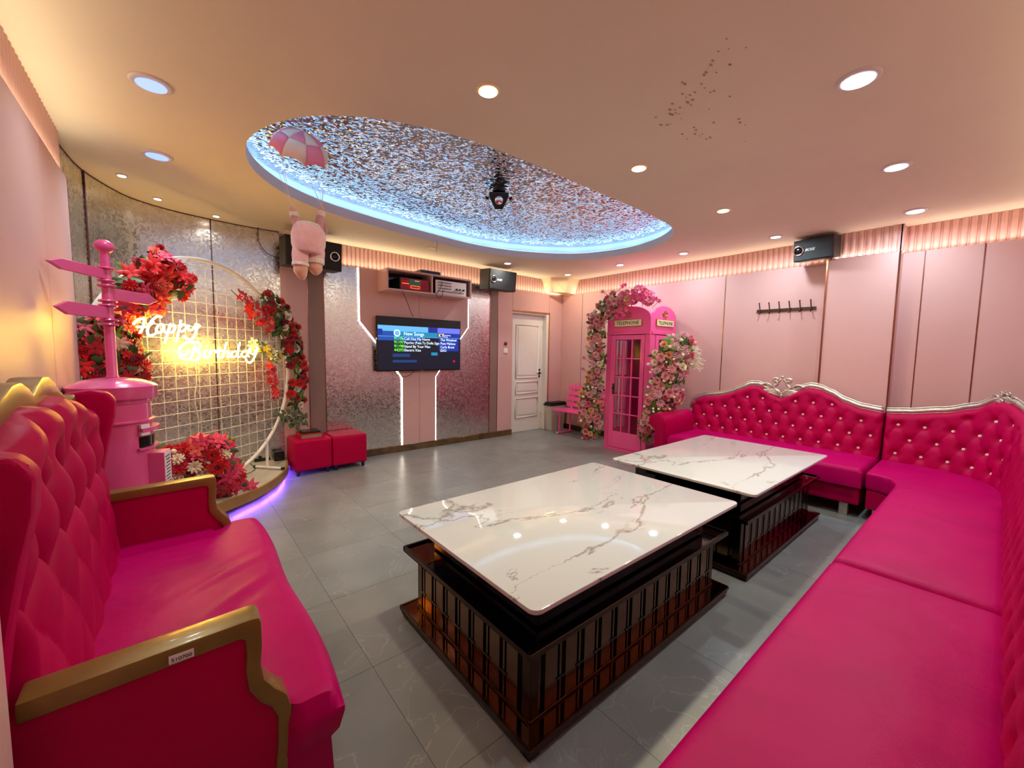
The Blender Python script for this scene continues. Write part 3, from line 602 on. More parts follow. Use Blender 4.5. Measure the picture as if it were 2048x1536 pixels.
# ================================================================ tufted upholstery
def lattice(s,z,p,q,pw=.5,soft=False):
    if soft:
        k=round(z/q); d=9
        for kk in (k-1,k,k+1):
            o=.5*p if kk%2 else 0; ds=(s-o)/p; ds=(ds-round(ds))*p; d=min(d,math.hypot(ds,z-kk*q))
        return .72*(1-math.exp(-(d/.034)**2))+.28*lattice(s,z,p,q,.4)
    return (abs(math.sin(PI*(s/p+z/(2*q)))*math.sin(PI*(s/p-z/(2*q)))))**pw
def ss(x): x=max(0,min(1,x)); return x*x*(3-2*x)
def tufted(name,m,parent,L,base,ztop,zbot,p,q,s0,z0,A,nu,nv,lean=.12,vpleat=False,thick=.14,rowz=None,zlast=.08):
    # base(s)->(point2d, normal2d) front line at seat height; surface leans back with height
    def P(u,v):
        s=u*L; (x,y),(nx,ny)=base(s); zt=ztop(s); z=zbot+(zt-zbot)*v
        dz=zt-z; w=ss((dz-zlast*.4)/(zlast*.8))
        h=lattice(s-s0,z-z0,p,q,soft=not vpleat)
        if vpleat: h=1-(1-h)*(.14+.86*ss((z-.60)/.32))
        top=(abs(math.sin(PI*(s-s0)/p+ (PI/2 if 0 else 0)))**.5 if vpleat else 1)
        h=A*(w*h+(1-w)*(.25+.75*top))
        edge=min(u*L,(1-u)*L)/.05; h*=math.sqrt(max(0,1-(1-min(1,edge))**2))*.999
        if dz<.06: h*=math.sqrt(max(0,1-(1-dz/.06)**2))
        back=lean*(z-zbot)
        return (x+nx*(h-back),y+ny*(h-back),z)
    b=MB(); b.grid(P,nu,nv)
    # closing sides/back
    def Q(u,v):
        s=u*L; (x,y),(nx,ny)=base(s); zt=ztop(s)-.004; z=zbot+(zt-zbot)*v
        return (x-nx*thick,y-ny*thick,z)
    b.grid(Q,nu,1)
    n1=nu+1; o2=(nv+1)*n1
    F=[]
    for i in range(nu): F.append((nv*n1+i,nv*n1+i+1,o2+n1+i+1,o2+n1+i))
    F.append(tuple([j*n1 for j in range(nv+1)]+[o2+n1,o2])); F.append(tuple([j*n1+nu for j in range(nv+1)]+[o2+n1+nu,o2+nu]))
    b.f+=F
    o=b.build(name,m,parent,smooth='auto')
    # buttons
    k0=int((zbot-z0)/q)-1
    for kz in range(k0,k0+12):
        z=z0+q*kz
        if z<zbot+.03: continue
        off=.5*p if kz%2 else 0
        s=s0+off-p*60
        while s<L-.05:
            s+=p
            if s<.06 or s>L-.06: continue
            if z>ztop(s)-zlast: continue
            (x,y),(nx,ny)=base(s); back=lean*(z-zbot)
            c=(x-nx*(back-.006),y-ny*(back-.006),z)
            bt=bpy.data.objects.new('crystal_button',BTN); COL.objects.link(bt); bt.parent=parent
            bt.location=Vector(c)-world_loc(parent); bt.rotation_euler=(0,0,math.atan2(ny,nx))
    return o
_b=MB().lathe([(.013,-.003),(.013,.004),(.008,.011),(0,.012)],(0,0,0),8,(1,0,0)).build('crystal_button','crystal'); BTN=_b.data; bpy.data.objects.remove(_b)
def cushion(name,m,parent,x0,x1,y0,y1,z0,z1,r=.035,crown=.02,nu=20,nv=20,wr=None):
    b=MB(); cx,cy=(x0+x1)/2,(y0+y1)/2
    V=[]; 
    def sq_(u,lo,hi): return lo+(hi-lo)*u
    def top(u,v):
        x=sq_(u,x0,x1); y=sq_(v,y0,y1); ex=min(x-x0,x1-x); ey=min(y-y0,y1-y); z=z1+crown*(1-(2*u-1)**2)*(1-(2*v-1)**2)**1
        d1=max(0,r-ex); d2=max(0,r-ey); z-=r-math.sqrt(max(0,r*r-d1*d1-d2*d2))
        if wr: z+=wr(x,y)
        return (x,y,z)
    us=[0,.25*r/(x1-x0),.6*r/(x1-x0),r/(x1-x0)]; us=us+[us[-1]+(1-2*us[-1])*k/nu for k in range(1,nu)]+[1-t for t in us[::-1]]
    vs_=[0,.25*r/(y1-y0),.6*r/(y1-y0),r/(y1-y0)]; vs_=vs_+[vs_[-1]+(1-2*vs_[-1])*k/nv for k in range(1,nv)]+[1-t for t in vs_[::-1]]
    n1=len(us); n2=len(vs_)
    V=[top(u,v) for v in vs_ for u in us]; F=[(j*n1+i,j*n1+i+1,(j+1)*n1+i+1,(j+1)*n1+i) for j in range(n2-1) for i in range(n1-1)]
    loop=[i for i in range(n1)]+[j*n1+n1-1 for j in range(1,n2)]+[(n2-1)*n1+i for i in range(n1-2,-1,-1)]+[j*n1 for j in range(n2-2,0,-1)]
    base=len(V); V+=[(V[k][0],V[k][1],z0) for k in loop]; m_=len(loop)
    F+=[(loop[k],loop[(k+1)%m_],base+(k+1)%m_,base+k) for k in range(m_)]+[tuple(base+k for k in range(m_))[::-1]]
    return b.add(V,F).build(name,m,parent,smooth='auto')
# ---- right-hand section A (against the right wall)
def molding(path,parent,m='silver',r=.02):
    b=MB(); P=[Vector(p) for p in path]
    b.tube(P,r,10); b.tube([p+Vector((0,0,.026)) for p in P],.009,8); b.tube([p+Vector((0,0,-.022)) for p in P],.010,8)
    return b.build('frame_moulding',m,parent,smooth=True)
ZTA=[(.68,.845),(.70,.85),(.85,.87),(.98,.915),(1.1,.985),(1.2,1.03),(1.28,1.04),(1.37,1.01),(1.46,.955),(1.54,.905),(1.62,.94),(1.70,.99),(1.78,1.025),(1.86,1.02),(1.97,.965),(2.08,.91),(2.2,.872),(2.35,.852),(2.45,.82),(2.52,.74)]
sa=thing('sofa_section','long tufted magenta sofa section beside the phone booth, with a rolled arm','sofa',(4.9,1.6,0))
YA0,YA1=.685,2.52; LA=YA1-YA0
baseA=lambda s:((5.10,YA0+s),(-1,0))
tufted('tufted_backrest','leather2',sa,LA,baseA,lambda s:interp(ZTA,YA0+s),.36,.16,.132,(.84-YA0)%.16,.755,.04,230,70,lean=.13,thick=.22)
fx=lambda z:5.10+.13*(z-.36)+.01
molding([(fx(interp(ZTA,y)),y,interp(ZTA,y)+.026) for y in [YA0+LA*k/70 for k in range(68)]]+[(fx(.78),2.535,.78),(fx(.72),2.545,.70)],sa)
cushion('seat_cushion','leather',sa,4.40,5.10,YA0+.0,2.44,.27,.435,.035,.012,24,40)
MB().box(4.43,5.30,YA0+.01,2.5,.11,.26).build('base','leather2',sa,bevel=.02)
for x,y in ((4.48,.8),(4.48,2.4),(5.2,.8),(5.2,2.4)): MB().box(x-.03,x+.03,y-.03,y+.03,0,.11).build('leg','paper' if 0 else 'silver',sa,bevel=.004)
# rolled arm
ay=2.60
prof=[(2.47,.12),(2.47,.52),(2.478,.58),(2.50,.625),(2.54,.655),(2.59,.665),(2.64,.655),(2.68,.625),(2.70,.58),(2.695,.54),(2.67,.505),(2.635,.49),(2.62,.45),(2.615,.12)]
b=MB(); b.prism(prof,lambda a,c_,d:(d,a,c_),4.42,5.14); b.build('rolled_arm','leather2',sa,bevel=.012,seg=3,smooth='auto')
b=MB(); b.prism([(2.565+(a-2.565)*.84,.42+(c_-.42)*.93) for a,c_ in prof],lambda a,c_,d:(d,a,c_),4.405,4.425); b.build('arm_front_panel','leather2',sa,bevel=.01,smooth='auto')
# crest carving: scrolls + fans
def spiral(c,t,u,r0,r1,turns,a0,n=26,sgn=1):
    return [c+t*(sgn*(r0+(r1-r0)*k/n)*math.cos(a0+turns*2*PI*k/n))+u*((r0+(r1-r0)*k/n)*math.sin(a0+turns*2*PI*k/n)) for k in range(n+1)]
def crest(parent,c,t,n_,s=1.0,m='silver',wd=1.0):
    c=Vector(c); t=Vector(t).normalized()*wd; u=Vector((0,0,1)); n_=Vector(n_)
    b=MB()
    for sg in (1,-1):
        T=t*sg
        neck=[c+T*(.012*s)+u*(.045*s),c+T*(.045*s)+u*(.075*s),c+T*(.062*s)+u*(.11*s),c+T*(.035*s)+u*(.15*s),c+T*(.05*s)+u*(.19*s)]
        b.tube(catmull(neck,5),[.017*s]*21,8)
        b.tube(spiral(c+T*(.048*s)+u*(.20*s),T,u,.034*s,.008*s,1.15,PI*.9),.014*s,7)
        b.tube(spiral(c+T*(.115*s)+u*(.105*s),T,u,.05*s,.02*s,.6,PI*.1),.014*s,7)
        for k in range(6):
            a=.25+k*.22; L=(.20-.018*k)*s
            b.tube(catmull([c+T*.01,c+T*(L*.5*math.cos(a*.75))+u*(L*.55*math.sin(a*.9)+.012*s),c+T*(L*math.cos(a*.62))+u*(L*.85*math.sin(a*.62)+.004*s)],5),[.008*s+.010*s*math.sin(PI*min(1,(q+1)/11)) for q in range(11)],7)
    b.ball(c+u*(.235*s),.016*s,10)
    o=b.build('carved_crest',m,parent,smooth=True); return o
crest(sa,(fx(.92)-.012,1.54,.925),(0,1,0),(-1,0,0),.92,wd=1.35)
# ---- corner section B
PB=catmull([(5.10,.665,0),(5.10,.5,0),(5.08,.33,0),(5.0,.16,0),(4.87,.03,0),(4.70,-.05,0),(4.5,-.085,0),(4.3,-.09,0),(4.07,-.09,0)],6)
ab=[0]
for p,q in zip(PB,PB[1:]): ab.append(ab[-1]+(q-p).length)
LB=ab[-1]
def baseB(s):
    s=max(0,min(LB,s)); i=0
    while i<len(ab)-2 and ab[i+1]<s: i+=1
    t=(s-ab[i])/(ab[i+1]-ab[i]); p=PB[i].lerp(PB[i+1],t); d=PB[min(i+2,len(PB)-1)]-PB[max(i-1,0)]; d.normalize()
    n=Vector((d.y,-d.x)); 
    if n.dot(Vector((4.2-p.x,.7-p.y)))<0: n=-n
    return (p.x,p.y),(n.x,n.y)
ZTB=[(0,.845),(.15,.86),(.35,.90),(.52,.96),(.64,1.035),(.70,1.05),(.76,1.035),(.9,.99),(1.1,.92),(LB,.86)]
sb=thing('sofa_section','curved tufted magenta corner section of the sofa with the smaller carved crest','sofa',(4.7,.3,0))
tufted('tufted_backrest','leather2',sb,LB,baseB,lambda s:interp(ZTB,s),.36,.17,.132,.09,.755,.04,180,70,lean=.13,thick=.2)
mp_=[]
for k in range(61):
    s=LB*k/60; (x,y),(nx,ny)=baseB(s); z=interp(ZTB,s); bk=.13*(z-.36)+.01; mp_.append((x-nx*bk,y-ny*bk,z+.026))
molding(mp_,sb)
(x,y),(nx,ny)=baseB(.70); bk=.13*.68-.004; crest(sb,(x-nx*bk,y-ny*bk,1.03),(-ny,nx,0),(nx,ny,0),.42,wd=1.5)
poly=[(4.42,.67),(4.40,.55),(4.30,.48),(4.07,.45)]; back=[(p.x,p.y) for p in PB]
b=MB(); pb=[(5.10,.67)]+[(p.x,p.y) for p in PB[1:]]+[(4.07,.45),(4.22,.46),(4.33,.50),(4.39,.57),(4.41,.665)]
b.prism(pb,lambda a,c_,d:(a,c_,d),.27,.42); b.build('seat_cushion','leather',sb,bevel=.03,seg=4,smooth='auto')
cxm,cym=4.65,.25
b=MB(); b.prism([(cxm+(a-cxm)*.97,cym+(c_-cym)*.97) for a,c_ in pb],lambda a,c_,d:(a,c_,d),.11,.27); b.build('base','leather2',sb,bevel=.01)
for x,y in ((4.48,.58),(4.15,.38),(4.15,.0),(4.95,.3)): MB().box(x-.03,x+.03,y-.03,y+.03,0,.11).build('leg','silver',sb,bevel=.004)
# ---- long bench section C
scn=thing('sofa_section','magenta sofa section with two broad smooth seats nearest the camera, at the lower right','sofa',(2.3,.15,0))
cushion('seat_cushion','leather',scn,2.335,4.05,-.09,.45,.27,.445,.045,.018,40,16)
cushion('seat_cushion','leather',scn,.35,2.325,-.09,.45,.27,.445,.045,.018,40,16)
MB().box(.38,4.03,-.25,.41,.11,.27).build('base','leather2',scn,bevel=.02)
LC=4.04-.35
tufted('tufted_backrest','leather2',scn,LC,lambda s:((4.04-s,-.09),(0,1)),lambda s:interp([(0,.86),(.5,.9),(.9,1.0),(1.2,.93),(1.6,1.0),(2.2,.88),(LC,.86)],s),.36,.17,.132,.05,.755,.04,230,44,lean=.13,thick=.2)
molding([(4.04-LC*k/60,-.09-.13*(.5)-.01,interp([(0,.86),(.5,.9),(.9,1.0),(1.2,.93),(1.6,1.0),(2.2,.88),(LC,.86)],LC*k/60)+.026) for k in range(61)],scn)
for x in (.5,1.6,2.9,3.9):
    for y in (-.2,.36): MB().box(x-.03,x+.03,y-.03,y+.03,0,.11).build('leg','silver',scn,bevel=.004)
# ---- loveseat on the left
ls=thing('loveseat','magenta wingback loveseat with gold arms and gold wavy crest, at the left','loveseat',(-.05,1.9,0))
M['goldp']=mat('gold_painted_wood','#8a7038',.32,.35,noise=.12,nscale=12,coat=.2)
ZTL=[(0,1.10),(.08,1.115),(.22,1.13),(.36,1.18),(.50,1.205),(.62,1.195),(.675,1.165),(.73,1.195),(.85,1.205),(.99,1.18),(1.13,1.13),(1.27,1.115),(1.35,1.10)]
LLn=1.35; YL0=1.23
tufted('tufted_backrest','leather2',ls,LLn,lambda s:((-.285,YL0+s),(1,0)),lambda s:interp(ZTL,s),.36,.225,.17,.675-.225*3,.93,.07,170,110,lean=.06,vpleat=True,thick=.13,zlast=.16)
# crest board
OUT=[(1.235,1.165),(1.27,1.15),(1.33,1.15),(1.42,1.165),(1.52,1.20),(1.62,1.245),(1.70,1.268),(1.78,1.27),(1.85,1.25),(1.905,1.225),(1.96,1.25),(2.03,1.27),(2.11,1.268),(2.19,1.245),(2.29,1.20),(2.39,1.165),(2.48,1.15),(2.54,1.15),(2.575,1.165)]
b=MB(); ys_=[1.235+1.34*k/60 for k in range(61)]
pl=[(y,interp(OUT,y)) for y in ys_]+[(y,interp(ZTL,y-YL0)-.03) for y in ys_[::-1]]
n=61
V=[];F=[]
for xx_ in (-.41,-.335):
    for k in range(n): V.append((xx_,ys_[k],interp(OUT,ys_[k]))); V.append((xx_,ys_[k],interp(ZTL,ys_[k]-YL0)-.02))
m2=2*n
for k in range(n-1):
    F+=[(2*k,2*k+2,2*k+3,2*k+1),(m2+2*k,m2+2*k+1,m2+2*k+3,m2+2*k+2),(2*k,m2+2*k,m2+2*k+2,2*k+2),(2*k+1,2*k+3,m2+2*k+3,m2+2*k+1)]
F+=[(0,1,m2+1,m2),(2*n-2,m2+2*n-2,m2+2*n-1,2*n-1)]
b.add(V,F).build('crest_rail','goldp',ls,bevel=.008,smooth='auto')
MB().box(-.43,-.33,1.22,2.59,.12,1.1).build('back_shell','leather2',ls,bevel=.02)
WG=[(-.42,.55),(-.42,1.12),(-.37,1.165),(-.29,1.18),(-.235,1.165),(-.212,1.13),(-.218,1.05),(-.24,.95),(-.262,.82),(-.28,.68),(-.28,.55)]
for y0,y1 in ((1.165,1.235),(2.575,2.645)):
    MB().prism(WG,lambda a,c_,d:(a,d,c_),y0,y1).build('wing','leather2',ls,bevel=.022,seg=4,smooth='auto')
AO=[(-.26,.695),(.12,.703),(.142,.701),(.146,.685),(.146,.62),(.142,.575),(.148,.53),(.17,.495),(.198,.462),(.208,.42),(.206,.34),(.19,.22),(.18,.06)]
AI=[(-.26,.652),(.07,.659),(.10,.66),(.110,.652),(.111,.61),(.108,.57),(.113,.515),(.136,.472),(.162,.442),(.174,.41),(.173,.34),(.162,.22),(.152,.06)]
for k,(y0,y1) in enumerate(((1.15,1.225),(2.585,2.66))):
    V=[];F=[];n=len(AO)
    for y in (y0,y1):
        for q in range(n): V+=[(AO[q][0],y,AO[q][1]),(AI[q][0],y,AI[q][1])]
    m2=2*n
    for q in range(n-1): F+=[(2*q,2*q+2,2*q+3,2*q+1),(m2+2*q,m2+2*q+1,m2+2*q+3,m2+2*q+2),(2*q,m2+2*q,m2+2*q+2,2*q+2),(2*q+1,2*q+3,m2+2*q+3,m2+2*q+1)]
    F+=[(0,1,m2+1,m2),(2*n-2,m2+2*n-2,m2+2*n-1,2*n-1)]
    fr_=MB().add(V,F).build('gold_arm_frame','goldp',ls,bevel=.008,seg=2,smooth='auto')
    MB().prism([(-.40,.06)]+[(-.40,.66)]+[(a+.004,c_+.004) for a,c_ in AI],lambda a,c_,d:(a,d,c_),y0+.008,y1-.008).build('arm_panel','leather2',ls)
    if k==0:
        mw=Vector((-.02,y0-.001,.673)); MB().box(-.035,.01,y0-.002,y0-.0002,.664,.683).build('number_sticker','paper',ls)
        text('510700',(-.031,y0-.003,.668),(1,0,0),(0,0,1),.0125,'black',ls,ext=.0002)
    else: 
        pass
def seatwr(x,y):
    d=abs((y-1.75)-(x-.1)*.9); e=abs((y-1.66)-(x-.1)*1.0); f_=abs((y-1.98)-(x-.12)*.75)
    g=math.exp(-((x-.12)/.13)**2)
    return g*(.011*math.exp(-(d/.014)**2)-.008*math.exp(-(e/.016)**2)+.009*math.exp(-(f_/.018)**2)-.006*math.exp(-(abs((y-2.06)-(x-.12)*.75)/.016)**2))
# seat: T-shaped cushion with bowed front
def seatP():
    b=MB(); nu,nv=46,60; ys0,ys1=1.11,2.70
    V=[];W=nu+1
    def xf(v): return .335+.02*math.sin(PI*v)+.012*math.sin(3*PI*v)
    for j in range(nv+1):
        v=j/nv
        for i in range(nu+1):
            u=i/nu; x=-.29+(xf(v)+.29)*u
            yl=1.22+( -.10)*ss((x-.14)/.09); yh=2.59+.085*ss((x-.14)/.09); y=yl+(yh-yl)*v
            e1=min(y-yl,yh-y); e2=xf(v)-x; z=.43+.02*math.sin(PI*v)*math.sin(PI*min(1,u*1.05))+seatwr(x,y)
            r=.055
            d1=max(0,r-max(0,e1)) if x>.13 else 0; d2=max(0,r-max(0,e2)); z-=r-math.sqrt(max(0,r*r-d1*d1-d2*d2))
            V.append((x,y,z))
    F=[(j*W+i,j*W+i+1,(j+1)*W+i+1,(j+1)*W+i) for j in range(nv) for i in range(nu)]
    loop=[i for i in range(W)]+[j*W+nu for j in range(1,nv+1)]+[nv*W+i for i in range(nu-1,-1,-1)]+[j*W for j in range(nv-1,0,-1)]
    base=len(V); m_=len(loop)
    for t,(ins,z) in enumerate(((.0,.36),(.012,.30),(.03,.27),(.02,.06))):
        for k in loop: 
            x,y,_=V[k]; V.append((x-ins*(1 if x>.15 else 0),y+(ins if y<1.5 else -ins)*(1 if x>.15 else 0),z+.006*math.sin(y*40)*(1 if t in (1,2) else 0)))
    for t in range(4):
        a_=loop if t==0 else [base+(t-1)*m_+k for k in range(m_)]
        F+=[(a_[k],a_[(k+1)%m_],base+t*m_+(k+1)%m_,base+t*m_+k) for k in range(m_)]
    F.append(tuple(base+3*m_+k for k in range(m_))[::-1])
    b.add(V,F); return b
seatP().build('seat_cushion','leather',ls,smooth='auto')
for x,y in ((.12,1.25),(.12,2.55),(-.36,1.25),(-.36,2.55)): MB().box(x-.025,x+.025,y-.025,y+.025,0,.07).build('leg','goldp',ls,bevel=.004)
# ================================================================ coffee tables
def coffee(label):
    t=thing('coffee_table',label,'coffee table',(1.635,1.405,0))
    x0,x1,y0,y1=.85,2.42,.89,1.925
    b=MB(); r=.035; pts=[]
    for cx_,cy_,a0 in ((x1-r,y1-r,0),(x0+r,y1-r,PI/2),(x0+r,y0+r,PI),(x1-r,y0+r,1.5*PI)):
        pts+=[(cx_+r*math.cos(a0+k*PI/12),cy_+r*math.sin(a0+k*PI/12)) for k in range(7)]
    b.prism(pts,lambda a,c_,d:(a,c_,d),.535,.552); b.build('marble_top','marble',t,bevel=.003,smooth='auto',origin=(1.635,1.405,.54))
    # pedestal box
    px0,px1,py0,py1=x0+.14,x1-.14,y0+.13,y1-.13
    MB().box(px0,px1,py0,py1,.37,.534).build('pedestal','bglass',t,bevel=.004)
    MB().box(px0-.01,px1+.01,py0-.01,py1+.01,.515,.5345).build('pedestal_trim','bronze',t,bevel=.002)
    # tray ledge
    lx0,lx1,ly0,ly1=x0+.022,x1-.02,y0+.04,y1-.02
    def rim(X0_,X1_,Y0_,Y1_,w_,z0_,z1_,nm,m_):
        b=MB(); b.box(X0_,X1_,Y0_,Y0_+w_,z0_,z1_).box(X0_,X1_,Y1_-w_,Y1_,z0_,z1_).box(X0_,X0_+w_,Y0_+w_,Y1_-w_,z0_,z1_).box(X1_-w_,X1_,Y0_+w_,Y1_-w_,z0_,z1_); return b.build(nm,m_,t,bevel=.002,seg=1)
    rim(lx0,lx1,ly0,ly1,.014,.348,.372,'tray_rim','bronzed'); MB().box(lx0+.012,lx1-.012,ly0+.012,ly1-.012,.350,.360).build('tray_glass','bglass',t)
    MB().box(lx1-.10,lx1-.013,ly0+.013,ly1-.013,.358,.362).build('mirror_inlay','bmirror',t); MB().box(lx0+.013,lx0+.13,ly1-.22,ly1-.013,.358,.362).build('mirror_inlay','bmirror',t)
    # body
    bx0,bx1,by0,by1=lx0+.055,lx1-.055,ly0+.055,ly1-.055
    MB().box(bx0+.012,bx1-.012,by0+.012,by1-.012,.05,.35).build('mirror_body','bglass',t)
    for (a,c_) in ((bx0,by0),(bx1-.045,by0),(bx0,by1-.045),(bx1-.045,by1-.045)): MB().box(a,a+.045,c_,c_+.045,.05,.35).build('corner_post','bronzed',t,bevel=.003)
    rim(bx0,bx1,by0,by1,.02,.325,.35,'top_rail','bronzed'); rim(bx0-.004,bx1+.004,by0-.004,by1+.004,.02,.052,.064,'bottom_rail','bronzed')
    # slats: a wide and a thin bar in each bay
    def bars(p0,p1,n,yy,axis):
        wide=None; thin=None
        for k in range(n):
            c=p0+(p1-p0)*(k+.5)/n
            for off,w_,nm in ((0,.064,'wide'),(.049,.010,'thin')):
                key=(nm,axis)
                if key not in BM_:
                    o=(MB().box(-w_/2,w_/2,-.006,.006,.062,.33) if axis=='x' else MB().box(-.006,.006,-w_/2,w_/2,.062,.33)).build('slat','bbody'); BM_[key]=o.data; bpy.data.objects.remove(o)
                o=bpy.data.objects.new('slat',BM_[key]); COL.objects.link(o); o.parent=t
                o.location=(Vector((c+off,yy,0)) if axis=='x' else Vector((yy,c+off,0)))-Vector(t.location)
    bars(bx0+.05,bx1-.06,12,by0+.006,'x'); bars(bx0+.05,bx1-.06,12,by1-.006,'x'); bars(by0+.05,by1-.06,7,bx0+.006,'y'); bars(by0+.05,by1-.06,7,bx1-.006,'y')
    for k in range(12):
        c=bx0+.05+(bx1-.06-bx0-.05)*(k+.95)/12; MB().box(c-.022,c+.022,by0-.003,by0+.012,.15,.16).build('cross_link','bglass',t)
    for k in range(7):
        c=by0+.05+(by1-.06-by0-.05)*(k+.95)/7; MB().box(bx0-.003,bx0+.012,c-.022,c+.022,.15,.16).build('cross_link','bglass',t)
    MB().box(lx0-.015,lx1-.0,ly0-.02,ly1+.01,.040,.052).build('plinth_top','bmirror',t,bevel=.003); rim(lx0-.016,lx1,ly0-.021,ly1+.01,.012,.036,.054,'plinth_edge','bronzed')
    rim(lx0-.01,lx1-.005,ly0-.015,ly1,.03,.014,.030,'plinth_rail','bronzed')
    for a,c_ in ((lx0,ly0-.01),(lx1-.055,ly0-.01),(lx0,ly1-.06),(lx1-.055,ly1-.06)):
        MB().prism([(a-.006,0),(a+.045,0),(a+.04,.036),(a+.004,.036)],lambda p,q,d:(p,d,q),c_,c_+.05).build('foot','bronzed',t,bevel=.003)
    return t
BM_={}
t1=coffee('marble topped bronze coffee table nearest the camera, in the middle of the photo')
def copy_tree(o,parent=None):
    c=o.copy(); COL.objects.link(c)
    if parent: c.parent=parent
    for ch in list(o.children): copy_tree(ch,c)
    return c
t2=copy_tree(t1); t2.location=(1.635+1.765,1.39,0); t2['label']='marble topped bronze coffee table farther back, beside the tufted sofa'
t1['group']=t2['group']='marble coffee tables'
# ================================================================ ottomans
for x0,lab in ((.945,'crimson leather cube stool with a book and tablet on it'),(1.335,'crimson leather cube stool with an empty top, nearer the television')):
    o=thing('ottoman',lab,'stool',(x0+.2,4.92,0),'crimson cube stools by the television wall')
    MB().box(x0,x0+.385,4.72,5.105,.055,.39).build('upholstered_body','leather3',o,bevel=.028,seg=4,smooth='auto')
    b=MB(); z=.33
    b.tube([(x0-.001,4.719,z),(x0+.386,4.719,z),(x0+.386,5.1,z)],.003,5) if 0 else None
    for a,c_ in ((x0+.04,4.76),(x0+.345,4.76),(x0+.04,5.06),(x0+.345,5.06)): MB().lathe([(.016,0),(.022,.055)],(a,c_,0),14).build('foot','black',o)
o=thing('song_book','thick red covered song book on the left cube stool','book',(1.12,4.9,.39))
M['redbook']=mat('red_cover','#b3101e',.35,noise=.05); M['pages']=mat('page_edges','#8d8272',.8,noise=.2,nscale=80)
MB().box(1.03,1.25,4.80,5.05,.3905,.395).box(1.03,1.25,4.80,5.05,.435,.44).box(1.028,1.034,4.80,5.05,.3905,.44).build('cover','redbook',o,bevel=.001,seg=1); MB().box(1.036,1.245,4.805,5.045,.395,.435).build('page_block','pages',o)
o=thing('tablet','dark flat remote tablet lying on the red song book','tablet',(1.13,4.92,.44)); MB().box(1.05,1.24,4.84,5.02,.441,.458).build('case','black',o,bevel=.004); MB().box(1.062,1.228,4.852,5.008,.458,.4595).build('screen','blackg',o)
# ================================================================ stage
st=thing('stage','low curved corner stage with gold edge and violet light beneath','stage',(XL,YW,0))
SR=1.43; cx_,cy_=XL-.05,YW
arc=[(cx_+SR*math.cos(-PI/2+PI/2*k/48),cy_+SR*math.sin(-PI/2+PI/2*k/48)) for k in range(49)]
pl=[(x,y) for x,y in arc if x>XL-.03]
SPoly=pl+[(p.x,p.y-.004) for p in CS[::-3]]
MB().prism(SPoly,lambda a,c_,d:(a,c_,d),.055,.13).build('deck','stagetop',st)
b=MB(); V=[];n=len(pl)
for x,y in pl:
    d=Vector((x-cx_,y-cy_)).normalized()
    V+=[(x+d.x*o_,y+d.y*o_,z) for o_,z in ((0,.052),(.008,.052),(.008,.134),(0,.134),(-.012,.134),(-.012,.131))]
b.add(V,[(6*i+k,6*i+6+k,6*i+7+k,6*i+1+k) for i in range(n-1) for k in range(5)]); b.build('edge_band','fascia',st,smooth='auto')
b=MB(); V=[]
for x,y in pl: 
    d=Vector((x-cx_,y-cy_)).normalized(); V+=[(x-d.x*.12,y-d.y*.12,0),(x-d.x*.12,y-d.y*.12,.055)]
b.add(V,[(2*i,2*i+2,2*i+3,2*i+1) for i in range(n-1)]); b.build('recessed_plinth','grout',st)
